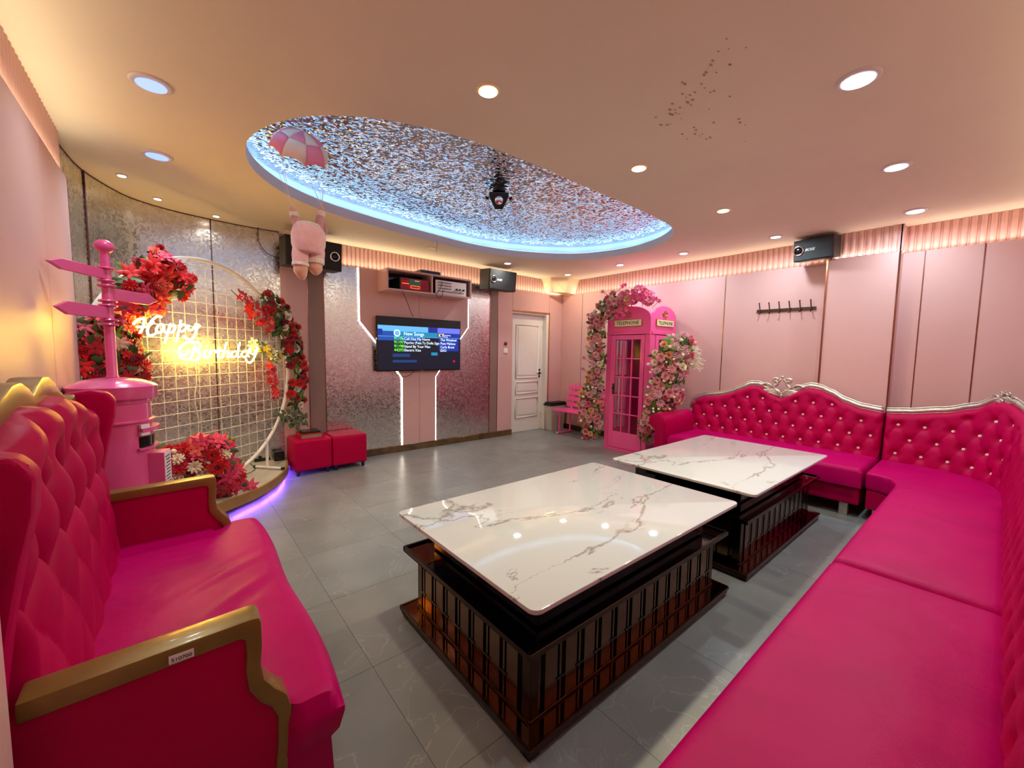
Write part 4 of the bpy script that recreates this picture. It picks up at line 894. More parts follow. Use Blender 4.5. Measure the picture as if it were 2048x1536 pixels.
# ================================================================ telephone booth
bo=thing('telephone_booth','pink telephone booth with arched tops standing against the right wall','telephone booth',(5.05,3.27,0))
BX0,BX1,BY0,BY1=4.75,5.385,2.93,3.61
def bface(nm,org,ud,nd,W_,door,sign):
    org=Vector(org); ud=Vector(ud); nd=Vector(nd); up=Vector((0,0,1))
    fn=lambda a,b_,d: tuple(org+ud*a+up*b_+nd*d)
    # arched header
    pts=[(0,1.66),(W_,1.66)]+[(W_/2+W_/2*math.cos(PI*k/20),1.84+.17*math.sin(PI*k/20)) for k in range(21)]
    MB().prism(pts,fn,-.03,0).build('arched_header','booth',bo,bevel=.004,seg=1,smooth='auto')
    MB().prism([(.0,1.63),(W_,1.63),(W_,1.66),(0,1.66)],fn,-.03,.012).build('cornice','booth',bo,bevel=.003)
    s0=.09 if not door else .07
    def bar(a0,a1,b0,b1,d0,d1,n_,m_='booth'): return MB().prism([(a0,b0),(a1,b0),(a1,b1),(a0,b1)],fn,d0,d1).build(n_,m_,bo,bevel=.003,seg=1)
    bar(0,s0,.0,1.63,-.03,0,'post'); bar(W_-s0,W_,.0,1.63,-.03,0,'post'); bar(s0,W_-s0,0,.05,-.03,0,'threshold')
    a0,a1=s0+.004,W_-s0-.004; w0,w1=a0+.075,a1-.06; z0,z1=.28,1.56
    root=bo
    if door:
        root=thing('door_tmp','x','x'); del root['label']; del root['category']; root.name='booth_door'; root.parent=bo; root.location=(0,0,0)
        root.matrix_parent_inverse=Matrix.Identity(4)
    def b2(a0_,a1_,b0,b1,d0,d1,n_,m_='booth'): return MB().prism([(a0_,b0),(a1_,b0),(a1_,b1),(a0_,b1)],fn,d0,d1).build(n_,m_,root,bevel=.003,seg=1)
    b2(a0,w0,.055,1.62,-.025,.008,'stile'); b2(w1,a1,.055,1.62,-.025,.008,'stile'); b2(w0,w1,.055,z0,-.025,.006,'bottom_panel'); b2(w0,w1,z1,1.62,-.025,.008,'top_rail')
    for k in (1,2): a=w0+(w1-w0)*k/3; b2(a-.008,a+.008,z0,z1,-.02,.004,'glazing_bar')
    for k in range(1,5): z=z0+(z1-z0)*k/5; b2(w0,w1,z-.008,z+.008,-.02,.006,'glazing_bar')
    for i in range(3):
        for j in range(5): b2(w0+(w1-w0)*i/3,w0+(w1-w0)*(i+1)/3,z0+(z1-z0)*j/5,z0+(z1-z0)*(j+1)/5,-.012,-.010,'pane','glass')
    if door:
        MB().prism([(a0+.05,.80),(a0+.085,.80),(a0+.085,.95),(a0+.05,.95)],fn,.008,.012).build('lock_plate','blackg',root); MB().tube([fn(a0+.06,.89,.01),fn(a0+.06,.89,.035),fn(a0+.10,.885,.035)],.007,7).build('handle','blackg',root)
    if sign:
        c=W_/2; sw=.215
        MB().prism([(c-sw,1.735),(c+sw,1.735),(c+sw,1.83),(c-sw,1.83)],fn,0,.014).build('sign_frame','gold',bo,bevel=.003)
        sb_=MB().prism([(c-sw+.008,1.743),(c+sw-.008,1.743),(c+sw-.008,1.822),(c-sw+.008,1.822)],fn,.014,.017).build('sign_board','signcream',bo)
        text('TELEPHONE',fn(c,1.761,.0185),ud,up,.066,'signink',sb_,align='CENTER',sx=1.0)
        b=MB(); cz=1.875
        b.prism([(c-.045,cz-.015),(c+.045,cz-.015),(c+.04,cz+.004),(c-.04,cz+.004)],fn,0,.01)
        for sg in (-1,1):
            b.tube([fn(c+sg*.04,cz+.004,.006),fn(c+sg*.055,cz+.035,.006),fn(c+sg*.035,cz+.055,.006),fn(c,cz+.04,.006)],.006,6)
            b.tube([fn(c+sg*.02,cz+.004,.006),fn(c+sg*.022,cz+.03,.006),fn(c,cz+.05,.006)],.004,6)
        b.ball(fn(c,cz+.065,.006),.010,8); b.build('crown_emblem','gold',bo,smooth='auto')
M['signcream']=mat('cream_sign','#efe2b8',.45,noise=.03); M['signink']=mat('dark_sign_ink','#2c3524',.5,noise=.05)
bface('f',(BX0,BY1,0),(0,-1,0),(-1,0,0),BY1-BY0,True,True)
bface('s',(BX0+.031,BY0,0),(1,0,0),(0,-1,0),BX1-BX0-.031,False,True)
bface('l',(BX1,BY1,0),(-1,0,0),(0,1,0),BX1-BX0-.031,False,False)
M['boothshade']=mat('shaded_booth_pink','#a8185c',.5,noise=.03)  # booth pink darkened: the shade inside the booth is put into the base colour
MB().box(BX1-.02,BX1,BY0+.03,BY1-.03,.03,1.9).build('back_panel','boothshade',bo)
# domed roof
b=MB(); 
def rf(u,v):
    x=BX0+.02+(BX1-BX0-.03)*u; y=BY0+.02+(BY1-BY0-.04)*v
    return (x,y,1.84+.13*math.sqrt(max(0,math.sin(PI*u)*math.sin(PI*v))))
b.grid(rf,16,16).build('domed_roof','booth',bo,smooth=True)
MB().box(BX0+.02,BX1-.02,BY0+.02,BY1-.02,0,.03).build('floor_plate','booth',bo)
# wall payphone-ish ledge inside is not visible
# ================================================================ pink bench and bin
be=thing('garden_bench','pink slatted bench against the wall between the bin and the phone booth','bench',(5.15,4.45,0))
by0,by1=4.05,4.86
for k in range(4): MB().box(4.93+.095*k,5.005+.095*k,by0,by1,.385,.405).build('seat_slat','booth',be,bevel=.004)
for k,(x,z) in enumerate(((5.31,.47),(5.325,.57),(5.34,.67),(5.355,.77))): MB().obox((x,(by0+by1)/2,z),(0,1,0),(.15,0,1),(1,0,-.15),(by1-by0)/2,.032,.009).build('back_slat','booth',be,bevel=.003)
for y in (by0+.12,by1-.14):
    b=MB(); b.tube([(4.99,y,0.03),(4.99,y,.375),(5.25,y,.375),(5.25,y,.03)],.014,8); b.tube([(4.95,y,.016),(5.30,y,.016)],.014,8); b.tube([(5.27,y,.36),(5.365,y,.82)],.013,8); b.build('leg_frame','booth',be,smooth='auto')
    MB().ball((4.94,y,.018),.018,8).build('foot_cap','white',be,smooth=True)
bi=thing('waste_bin','pale rectangular waste bin with a black lid in the corner beside the door','bin',(5.2,5.0,0))
M['binp']=mat('pale_bin_plastic','#c8beb4',.4,noise=.04)
b=MB(); T_=(4.99,5.37,4.93,5.10); B_=(5.03,5.34,4.95,5.085); V=[(x,y,z) for (x0,x1,y0,y1),z in ((B_,0),(T_,.44)) for y in (y0,y1) for x in (x0,x1)]
b.add(V,[(0,2,3,1),(4,5,7,6),(0,1,5,4),(2,6,7,3),(0,4,6,2),(1,3,7,5)]).build('body','binp',bi,bevel=.012)
MB().box(4.975,5.385,4.92,5.108,.44,.475).box(5.0,5.37,4.935,5.10,.475,.50).build('lid','black',bi,bevel=.008)
# ================================================================ flowers
def petalgeo(layers,curl=.15,nu=2,nv=2,ruf=0):
    b=MB()
    for (n,r0,r1,h0,h1,w_,off) in layers:
        for k in range(n):
            a0=2*PI*(k+off)/n
            def fn(u,v):
                uu=2*u-1; rr=r0+(r1-r0)*v**1.3; a=a0+uu*w_*PI/n*(math.sin(PI*min(1,.25+.62*v)))
                z=h0+(h1-h0)*v-curl*uu*uu*v+ruf*math.sin(uu*5+k)*v
                rr=rr*(1-.10*uu*uu*v)
                return (rr*math.cos(a),rr*math.sin(a),z)
            b.grid(fn,nu,nv)
    return b
def starpetals(n,L,w_,tilt,n2=0):
    b=MB()
    for lay in range(2 if n2 else 1):
        nn=n if lay==0 else n2; LL_=L if lay==0 else L*.62
        for k in range(nn):
            a=2*PI*(k+.5*lay)/nn; ca,sa_=math.cos(a),math.sin(a)
            def P(l,s): r=l*LL_; z=math.sin(tilt)*l*.5-l*l*.12+(.1+.12*lay)-abs(s)*.15; return (r*ca-s*sa_*w_,r*sa_+s*ca*w_,z)
            V=[P(.05,0),P(.35,-.8),P(.42,0),P(.35,.8),P(.7,-.6),P(.75,0),P(.7,.6),P(1,0)]
            b.add(V,[(0,1,2),(0,2,3),(1,4,5,2),(2,5,6,3),(4,7,5),(5,7,6)])
    return b
PROTO={}
def proto(kind,m):
    if (kind,m) in PROTO: return PROTO[(kind,m)]
    if kind=='rose': b=petalgeo([(3,.05,.15,.2,.78,1.8,0),(5,.12,.33,.15,.80,1.9,.4),(6,.2,.58,.08,.72,1.9,.1),(7,.25,.82,.0,.52,1.8,.6),(7,.3,1.02,-.05,.26,1.6,.2)],curl=.08,nv=3,nu=2)
    elif kind=='carnation': b=petalgeo([(6,.05,.3,.2,.75,1.3,0),(8,.1,.6,.1,.68,1.3,.5),(9,.15,.85,.05,.5,1.3,.2),(10,.2,1.0,0,.22,1.3,.7)],ruf=.09,nu=3,nv=2)
    elif kind=='blossom': b=petalgeo([(5,.04,.98,.1,.35,1.15,0),(5,.03,.4,.12,.45,1.0,.5)],curl=.1,nu=2,nv=2)
    elif kind=='poinsettia': b=starpetals(7,1.15,.30,.35,5)
    elif kind=='flower_bud': b=MB().lathe([(.05,0),(.42,.15),(.55,.45),(.45,.85),(.2,1.1),(.02,1.15)],(0,0,0),8)
    elif kind=='leaf': b=starpetals(3,1.2,.42,.1)
    elif kind=='fern_leaf':
        b=MB()
        for k in range(9):
            for sg in (-1,1):
                x=.15+.2*k; l=.55*math.sin(PI*(k+1.2)/11)+.1; b.add([(x,0,0),(x+.12,sg*l*.5,.05),(x+.22,sg*l,0),(x+.02,sg*l*.55,.02)],[(0,1,2,3)])
        b.tube([(0,0,0),(2,0,0)],.02,4)
    elif kind=='sprig':
        b=MB(); r_=random.Random(3)
        for k in range(9):
            a=r_.uniform(-.7,.7); l=r_.uniform(.6,1.5); e=Vector((l*math.cos(a),l*math.sin(a),r_.uniform(-.3,.3))); b.tube([(0,0,0),e*.5+Vector((0,0,.06)),e],.012,3)
            for q in range(5): b.ball(e*(.55+.1*q)+Vector((r_.uniform(-.12,.12),r_.uniform(-.12,.12),r_.uniform(-.12,.12))),.055,5)
    o=b.build(kind,m,smooth=True); me=o.data; bpy.data.objects.remove(o); PROTO[(kind,m)]=me; return me
def place(kind,m,parent,pos,axis,size,rnd,spin=None):
    o=bpy.data.objects.new(kind,proto(kind,m)); COL.objects.link(o); o.parent=parent
    z=Vector(axis).normalized(); x=z.orthogonal().normalized(); y=z.cross(x); a=rnd.uniform(0,2*PI) if spin is None else spin
    x,y=x*math.cos(a)+y*math.sin(a),y*math.cos(a)-x*math.sin(a)
    mt=Matrix((x*size,y*size,z*size)).transposed().to_4x4(); mt.translation=Vector(pos)-world_loc(parent); o.matrix_basis=mt
    return o
def scatter(parent,blobs,out,kinds,rnd,pl_=None,depth=.09,tight=.62,flat=.5):
    # blobs: (centre, radius, count, weights override)
    out=Vector(out).normalized(); e1=out.cross(Vector((0,0,1))).normalized(); e2=e1.cross(out); placed=pl_ if pl_ is not None else []
    for bl in blobs:
        c,r,n=bl[:3]; ks=bl[3] if len(bl)>3 else kinds
        tot=sum(k[2] for k in ks); tries=0; got=0
        while got<n and tries<n*14:
            tries+=1; a=rnd.uniform(0,2*PI); q=r*math.sqrt(rnd.random()); t=rnd.uniform(0,tot)
            for k in ks:
                t-=k[2]
                if t<=0: break
            kind,m,_,s0_,s1_=k; s=rnd.uniform(s0_,s1_)
            dd=depth*math.sqrt(max(0,1-(q/r)**2)) 
            p=Vector(c)+e1*(q*math.cos(a))+e2*(q*math.sin(a))+out*(dd*rnd.uniform(.5,1) if kind!='leaf' else dd*rnd.uniform(.2,.8))
            if kind not in('leaf','sprig') and any((p-pp).length<(s+ss_)*tight for pp,ss_ in placed): continue
            if kind not in ('leaf','sprig'): placed.append((p,s))
            ax=out+(e1*math.cos(a)+e2*math.sin(a))*(.9*q/r)+Vector([rnd.uniform(-.35,.35) for _ in range(3)])
            place(kind,m,parent,p,ax,s,rnd); got+=1
    return placed
def pathblobs(pts,step,dens):
    out=[]
    for (c0,r0),(c1,r1) in zip(pts,pts[1:]):
        L=(c1-c0).length; n=max(1,int(L/step))
        for k in range(n):
            t=(k+.5)/n; r=r0+(r1-r0)*t; out.append((c0.lerp(c1,t),r,max(2,int(dens*L/n*2*r))))
    return out
rf_=random.Random(11)
OUTB=(-.80,-.60,.0)
PK=[('rose','f_pink',5,.042,.062),('rose','f_deep',1.6,.04,.058),('rose','f_peach',2,.04,.055),('carnation','f_lilac',2.2,.045,.062),('carnation','f_pink',2,.045,.06),('rose','f_cream',2.4,.034,.048),('flower_bud','f_cream',2,.03,.04),('leaf','green',3.2,.05,.075),('leaf','dgreen',2.4,.05,.075)]
g1=thing('flower_garland','pink and cream rose garland climbing the left side of the phone booth to its top','flower garland',(4.62,3.8,0))
def W1(px,py,X=4.66): return onX(px,py,X)
pts=[(W1(1183,872),.085),(W1(1182,848),.15),(W1(1180,820),.17),(W1(1180,790),.15),(W1(1190,765),.11),(W1(1192,735),.11),(W1(1193,705),.12),(W1(1192,675),.11),(W1(1193,650),.11),(W1(1198,632),.13),(W1(1215,616),.14),(W1(1240,602),.13)]
MB().tube([p for p,_ in pts],.02,6).build('stem','dgreen',g1,smooth=True)
scatter(g1,pathblobs(pts,.10,560),OUTB,PK,rf_,[],depth=.13)
HOT=[('blossom','f_hot',6,.028,.042),('blossom','f_deep',2,.028,.04),('blossom','f_pink',1,.03,.04)]
scatter(g1,[(W1(1258,596,4.7),.10,22,HOT+PK[:3]),(W1(1278,588,4.72),.10,34,HOT),(W1(1294,597,4.72),.09,26,HOT),(W1(1240,624),.08,14,HOT)],OUTB,HOT,rf_,[],depth=.10,tight=.5)
for px,py in ((1205,583),(1176,630),(1174,694),(1168,716),(1166,738),(1250,570),(1245,572),(1290,580),(1312,598),(1318,602)):
    q=W1(px,py,4.7); base=W1(px+(20 if px<1230 else -14),py+14,4.7)
    MB().tube([base,q],.003,4).build('stem','stem',g1); place('blossom','f_hot' if px>1230 else 'f_pink',g1,q,OUTB,.032,rf_)
g2=thing('flower_garland','pink rose garland with white sprigs right of the phone booth, above the sofa arm','flower garland',(4.75,2.7,0))
OUT2=(-.75,-.66,.0)
def W2(px,py,X=4.72): return onX(px,py,X)
pts=[(W2(1298,880),.10),(W2(1298,855),.10),(W2(1303,830),.12),(W2(1312,815),.17),(W2(1325,795),.21),(W2(1330,770),.23),(W2(1333,745),.23),(W2(1340,722),.24),(W2(1352,702),.21),(W2(1362,688),.13)]
MB().tube([p for p,_ in pts],.02,6).build('stem','dgreen',g2,smooth=True)
P2=[('rose','f_pink',5,.045,.066),('rose','f_deep',1,.045,.06),('rose','f_peach',1.3,.045,.06),('carnation','f_lilac',2.4,.05,.07),('carnation','f_pink',1.5,.05,.065),('rose','f_cream',2,.04,.055),('flower_bud','f_cream',1.6,.03,.04),('flower_bud','f_pink',1.2,.04,.05),('leaf','green',3.4,.055,.08),('leaf','dgreen',2.6,.055,.08)]
scatter(g2,pathblobs(pts,.10,560),OUT2,P2,rf_,[],depth=.13)
for k in range(11):
    q=W2(1375+rf_.uniform(-6,14),690+rf_.uniform(0,48),4.85); o=place('sprig','f_white',g2,q,(-.7,-.7,rf_.uniform(-.3,.3)),.10,rf_)
    d=Vector((.25,-.9,rf_.uniform(-.5,.9))).normalized(); z=Vector((-.8,-.6,0)); y=z.cross(d).normalized(); z=d.cross(y); mt=Matrix((d*.10,y*.10,z*.10)).transposed().to_4x4(); mt.translation=q-world_loc(g2); o.matrix_basis=mt
# ================================================================ birthday ring
RA=math.radians(41); RT=Vector((math.cos(RA),math.sin(RA),0)); RN=Vector((math.sin(RA),-math.cos(RA),0)); RP=Vector((.235,4.36,1.142)); RR=.955
def rp_(s,z,o=0): return RP+RT*s+Vector((0,0,z))+RN*o
def RPX(px,py,o=0): return onP(px,py,RP+RN*o,RN)
rg=thing('flower_ring_stand','white round metal grid backdrop ring standing on the corner stage','backdrop',(RP.x,RP.y,.13))
MB().tube([rp_(RR*math.cos(a),RR*math.sin(a)) for a in [2*PI*k/96 for k in range(96)]],.016,10,True).build('ring_tube','white',rg,smooth=True)
k=-.9
while k<.91:
    h=math.sqrt(max(0,RR*RR-k*k)); MB().tube([rp_(k,-h),rp_(k,h)],.0028,5).build('grid_wire','wirew',rg); MB().tube([rp_(-h,k,.005),rp_(h,k,.005)],.0028,5).build('grid_wire','wirew',rg); k+=.1
b=MB(); V=[]; 
NC=40
for i in range(NC+1):
    a=PI*.56+ (PI*.43)*i/NC; t=.17*math.sin(PI*i/NC)**.7
    for r_,o in ((RR+.012,-.012),(RR+.012,.02),(RR-t-.002,.03),(RR-t-.002,-.012)): V.append(rp_(r_*math.cos(a),r_*math.sin(a),o))
b.add(V,[(4*i+k,4*i+4+k,4*i+4+(k+1)%4,4*i+(k+1)%4) for i in range(NC) for k in range(4)]+[(0,1,2,3),(4*NC+3,4*NC+2,4*NC+1,4*NC)]); b.build('crescent_panel','white',rg,smooth='auto')
for s in (.62,-.55):
    q=rp_(s,0); MB().tube([(q.x,q.y,.15),(q.x,q.y,RP.z-math.sqrt(RR*RR-s*s))],.014,8).build('post','white',rg); MB().tube([(q.x-RN.x*.14,q.y-RN.y*.14,.145),(q.x+RN.x*.17,q.y+RN.y*.17,.145)],.014,8).build('foot_bar','white',rg)
    for sg in (-.145,.175): MB().lathe([(.016,-.012),(.016,.012)],(q.x+RN.x*sg,q.y+RN.y*sg,.145),10,RN).build('end_cap','black',rg)
MB().box(RP.x-.02,RP.x+.02,RP.y-.02,RP.y+.02,.13,.18).build('base_clip','white',rg)
# neon lettering
NE={'H':[[(300,185),(322,150),(360,125),(440,105)],[(440,110),(432,170),(412,240),(380,300)],[(340,215),(420,218),(490,205),(560,150)],[(660,90),(610,82),(550,120),(505,190),(480,260),(490,315),(540,325),(590,295),(610,270)]],
'a':[[(690,195),(650,182),(610,210),(592,260),(620,292),(665,275),(692,205),(688,260),(715,290),(745,270)]],
'p':[[(775,175),(755,240),(730,330),(700,430)],[(748,255),(785,200),(825,198),(832,240),(795,285),(755,280)]],
'P':[[(905,130),(890,220),(870,310),(850,410)],[(885,230),(925,190),(965,192),(970,240),(930,272),(890,268)]],
'y':[[(1010,195),(998,240),(1030,262),(1080,225),(1105,170)],[(1125,175),(1105,250),(1080,330),(1035,375),(975,362),(945,322)],[(1105,250),(1150,195)]],
'B':[[(1135,412),(1050,405),(960,425),(898,485),(885,545),(920,582),(980,568),(1012,515)],[(1090,450),(1065,530),(1030,620),(960,632),(890,600)],[(1040,425),(1110,415),(1152,445),(1140,490),(1080,522),(1140,540),(1152,590),(1105,640),(1030,635)]],
'i':[[(1232,510),(1202,585),(1235,612),(1275,575)],[(1243,462),(1246,468)]],
'r':[[(1290,515),(1275,560),(1262,612)],[(1278,565),(1310,522),(1350,520),(1345,550)]],
't':[[(1402,475),(1385,545),(1380,595),(1410,612),(1440,585)],[(1360,525),(1440,522)]],
'h':[[(1490,415),(1470,500),(1440,610)],[(1455,565),(1500,530),(1520,548),(1508,595),(1540,602)]],
'd':[[(1620,532),(1580,535),(1552,570),(1570,602),(1610,592),(1640,540)],[(1662,415),(1640,520),(1632,590),(1660,602)]],
'A':[[(1762,522),(1712,530),(1682,570),(1710,602),(1748,585),(1770,530),(1760,580),(1782,597)]],
'Y':[[(1800,490),(1798,550),(1835,562),(1870,520),(1885,478)],[(1890,480),(1865,560),(1830,640),(1790,675),(1750,655),(1742,622)],[(1850,590),(1900,490)]]}
ne=thing('neon_sign','glowing Happy Birthday neon script sign hanging on the white grid ring','neon sign',RP+RN*.13)
for kk,st_ in NE.items():
    b=MB()
    for s_l in st_: b.tube(catmull([RPX(220+x/6.4,620+y/6.4,.13) for x,y in s_l],5),.007,7)
    b.build('letter','neon',ne,smooth=True)
for a_,b_ in (((770,180),(700,120)),((1110,430),(1080,60))): pass
cable('neon_cable',[RPX(391,722,.03),RPX(393,760,.02),RPX(390,800,.02),RPX(397,840,.02),RPX(396,870,.02)],'thin pale cable hanging down from the neon sign over the grid','wirew',.003)
# ring flowers
gr=random.Random(21)
RED=[('poinsettia','f_red',4,.06,.09),('poinsettia','f_mag',2,.06,.085),('carnation','f_red',2,.05,.065),('rose','f_crim',1.6,.04,.055),('carnation','f_coral',1.2,.045,.06),('rose','f_red',2,.04,.055),('blossom','f_red',1.5,.03,.04),('leaf','dgreen',1.4,.06,.08),('leaf','green',.8,.05,.07)]
c1=thing('flower_cluster','large red poinsettia and rose cluster at the upper left of the birthday ring','flower cluster',RPX(300,560,.03))
scatter(c1,[(RPX(318,540,.04),.15,34,RED),(RPX(290,560,.04),.14,26,RED),(RPX(340,562,.04),.13,22,RED+[('poinsettia','f_coral',4,.06,.08)]),(RPX(262,578,.04),.10,14,RED),(RPX(290,592,.04),.12,18,RED+[('poinsettia','f_coral',4,.05,.08)]),(RPX(262,612,.04),.10,12,RED)],RN,RED,gr,[],depth=.14,tight=.5)
c2=thing('flower_cluster','dark red flower cluster at the lower left of the ring, behind the signpost pole','flower cluster',RPX(220,690,.03))
RD2=[('poinsettia','f_crim',4,.06,.085),('poinsettia','f_red',2.5,.06,.08),('rose','f_crim',2,.045,.06),('carnation','f_red',2,.05,.06),('poinsettia','f_cream',.7,.05,.06),('blossom','f_red',2,.03,.04),('leaf','dgreen',2.2,.06,.08),('leaf','green',.8,.05,.07)]
scatter(c2,[(RPX(190,685,.04),.13,22,RD2),(RPX(225,672,.04),.12,18,RD2),(RPX(240,702,.04),.13,24,RD2),(RPX(200,720,.04),.14,22,RD2),(RPX(250,740,.04),.13,18,RD2),(RPX(195,655,.04),.10,12,RD2)],RN,RD2,gr,[],depth=.12,tight=.5)
c3=thing('flower_garland','red and white rose garland with dark leaves down the right edge of the birthday ring','flower garland',RPX(590,700,.03))
RW=[('rose','f_red',4,.046,.058),('rose','f_white',3.4,.04,.05),('rose','f_crim',2,.046,.056),('leaf','dgreen',6,.06,.085),('leaf','green',2,.05,.07)]
pts=[(RPX(536,600,.03),.08),(RPX(550,622,.03),.15),(RPX(568,650,.03),.16),(RPX(580,680,.03),.15),(RPX(592,712,.03),.11),(RPX(596,745,.03),.11),(RPX(594,780,.03),.12),(RPX(590,810,.03),.09)]
MB().tube([p for p,_ in pts],.008,6).build('stem','dgreen',c3,smooth=True)
scatter(c3,pathblobs(pts,.10,520),RN,RW,gr,[],depth=.08,tight=.6)
for dx,dy in ((567,838),(573,828),(578,845),(584,836),(590,850),(593,838),(600,845),(603,832),(609,838),(596,822),(582,822)): place('leaf','dgreen',c3,RPX(dx,dy,.07),(RN.x,RN.y,.35),gr.uniform(.065,.09),gr)
c4=thing('flower_spray','bright red blossom sprays on the inner right side of the ring grid','flower spray',RPX(500,620,.03))
RB=[('blossom','f_red',5,.03,.042),('blossom','f_mag',1.5,.03,.04),('blossom','f_coral',1,.03,.04)]
pts=[(RPX(465,585,.03),.03),(RPX(485,600,.03),.05),(RPX(505,622,.03),.07),(RPX(525,640,.03),.09),(RPX(540,655,.03),.06)]
scatter(c4,pathblobs(pts,.07,700),RN,RB,gr,[],depth=.07,tight=.45)
pts=[(RPX(537,722,.03),.06),(RPX(540,745,.03),.06),(RPX(546,775,.03),.06),(RPX(550,800,.03),.04)]
scatter(c4,pathblobs(pts,.07,600),RN,RB,gr,[],depth=.05,tight=.45)
YW_=[('blossom','f_yel',3,.04,.05),('blossom','f_white',3,.035,.05),('leaf','green',1,.05,.06)]
M['f_yel']=mat('petal_yellow','#f3d436',.55,noise=.12)
c5=thing('flower_spray','pale yellow and white blossoms beside the end of the neon word Birthday','flower spray',RPX(540,705,.03))
scatter(c5,[(RPX(510,690,.05),.05,8,YW_),(RPX(530,700,.05),.06,9,YW_),(RPX(548,715,.05),.07,12,YW_)],RN,YW_,gr,[],depth=.05,tight=.45)
for a_,b_ in ((RPX(462,580,.02),RPX(545,655,.02)),(RPX(548,690,.02),RPX(552,800,.02))): MB().tube([a_,b_],.004,4).build('stem','stem',c4)
MB().tube([RPX(505,688,.03),RPX(560,722,.03)],.004,4).build('stem','stem',c5)
# pile of flowers on the stage
c6=thing('flower_pile','heap of magenta and red flowers lying on the stage behind the mailbox','flower arrangement',(.12,4.05,.13))
PILE=[('poinsettia','f_mag',5,.06,.095),('poinsettia','f_crim',2.5,.06,.09),('rose','f_red',2.4,.05,.07),('carnation','f_red',1.6,.06,.075),('carnation','f_cream',1.2,.05,.065),('poinsettia','f_red',2,.06,.09),('leaf','dgreen',2,.06,.08),('flower_bud','f_cream',.3,.03,.04)]
PP=Vector((.10,4.10,.3)); pn=Vector((-.12,-1,.25)).normalized()
def P6(px,py): 
    q=onP(px,py,PP,Vector((.15,-1,.0)).normalized()); return q
scatter(c6,[(P6(350,925),.12,32,PILE),(P6(385,930),.13,36,PILE),(P6(420,925),.14,42,PILE),(P6(445,955),.13,38,PILE),(P6(400,965),.12,26,PILE),(P6(350,965),.10,14,PILE),(P6(430,905),.11,14,PILE),(P6(460,975),.07,8,PILE),(P6(400,895),.08,10,PILE+[('blossom','f_coral',8,.05,.06)])],(-.1,-1,.35),PILE,gr,[],depth=.14,tight=.4)
MB().tube([P6(450,972),P6(485,972),P6(500,968)],.004,5).build('stem','stem',c6); place('poinsettia','f_mag',c6,P6(500,972),(0,-.8,.6),.07,gr)
for px,py in ((452,883),(462,886)): q=P6(px,py); MB().tube([P6(430,905),q],.005,5).build('stem','green',c6); place('flower_bud','green',c6,q,(.4,-.1,1),.045,gr)
MB().lathe([(.12,.131),(.14,.16),(.11,.22),(.05,.25)],(.12,4.16,0),16).build('foam_base','dgreen',c6)
# stage power bits
o=thing('power_adapter','small black power adapter box standing on the stage by the pink wall','power adapter',(.80,5.0,.13)); q=onZ(575,868,.16); 
qa=onZ(556,918,.131); qa.y=min(qa.y,5.03); MB().box(qa.x-.05,qa.x+.05,qa.y,qa.y+.05,.131,.235).build('case','black',o,bevel=.006); MB().box(qa.x-.04,qa.x+.04,qa.y-.005,qa.y+.001,.145,.22).build('front_plate','blackg',o)
o=thing('power_strip','black plug and cable tangle behind the ring foot on the stage','power strip',(.7,4.97,.13)); qa=onZ(530,924,.131); MB().box(qa.x-.09,qa.x+.06,qa.y+.05,qa.y+.10,.131,.165).build('casing','black',o,bevel=.005); MB().box(qa.x-.05,qa.x-.02,qa.y+.055,qa.y+.09,.165,.19).build('plug','black',o,bevel=.003)
cable('stage_cable',[onZ(x,y,.135) for x,y in ((470,955),(485,950),(500,945),(510,937),(498,925),(490,919),(500,915),(520,918))],'thin black cable curling across the stage towards the ring foot',r=.003)
# ================================================================ pillar box and signpost
pbx,pby=-.262,3.12
pb_=thing('pillar_box','pink cylindrical postbox with domed lid behind the loveseat','postbox',(pbx,pby,0))
MB().lathe([(.17,0),(.17,.04),(.158,.05),(.156,.93),(.156,.94)],(pbx,pby,0),48).build('body','box',pb_,smooth='auto')
MB().lathe([(.156,.94),(.156,.955),(.172,.96),(.172,.968),(.153,.972),(.149,1.06),(.158,1.065),(.160,1.085)],(pbx,pby,0),48).build('upper_collar','box',pb_,smooth='auto')
MB().lathe([(.160,1.085),(.182,1.09),(.185,1.10),(.185,1.145),(.187,1.155),(.17,1.168),(.12,1.19),(.06,1.20),(0,1.203)],(pbx,pby,0),48).build('domed_lid','box',pb_,smooth='auto')
# front with aperture, facing the room (+x, slightly towards camera)
fd=Vector((.97,-.25,0)).normalized(); fs=Vector((0,0,1)).cross(fd); pc=Vector((pbx,pby,0))
def pf(a,b_,d): 
    an=a/.158; r=.157+d; dirv=fd*math.cos(an)+fs*math.sin(an); return tuple(pc+dirv*r+Vector((0,0,b_)))
def curved(a0,a1,z0,z1,d0,d1,nm,m,n=8):
    b=MB(); V=[]
    for k in range(n+1):
        a=a0+(a1-a0)*k/n; V+=[pf(a,z0,d0),pf(a,z1,d0),pf(a,z1,d1),pf(a,z0,d1)]
    b.add(V,[(4*k+i,4*k+4+i,4*k+4+(i+1)%4,4*k+(i+1)%4) for k in range(n) for i in range(4)]+[(0,1,2,3),(4*n+3,4*n+2,4*n+1,4*n)]); return b.build(nm,m,pb_,smooth='auto')
curved(-.10,.11,.905,.925,0,.028,'aperture_hood','box'); curved(-.10,.09,.815,.875,0,.004,'letter_slot','blackg'); curved(-.11,.10,.805,.815,0,.022,'aperture_sill','box')
curved(-.02,.06,.935,1.0,0.003,.005,'collection_plate','paper') if 0 else curved(-.10,-.055,.885,.945,0,.019,'collection_plate','paper')
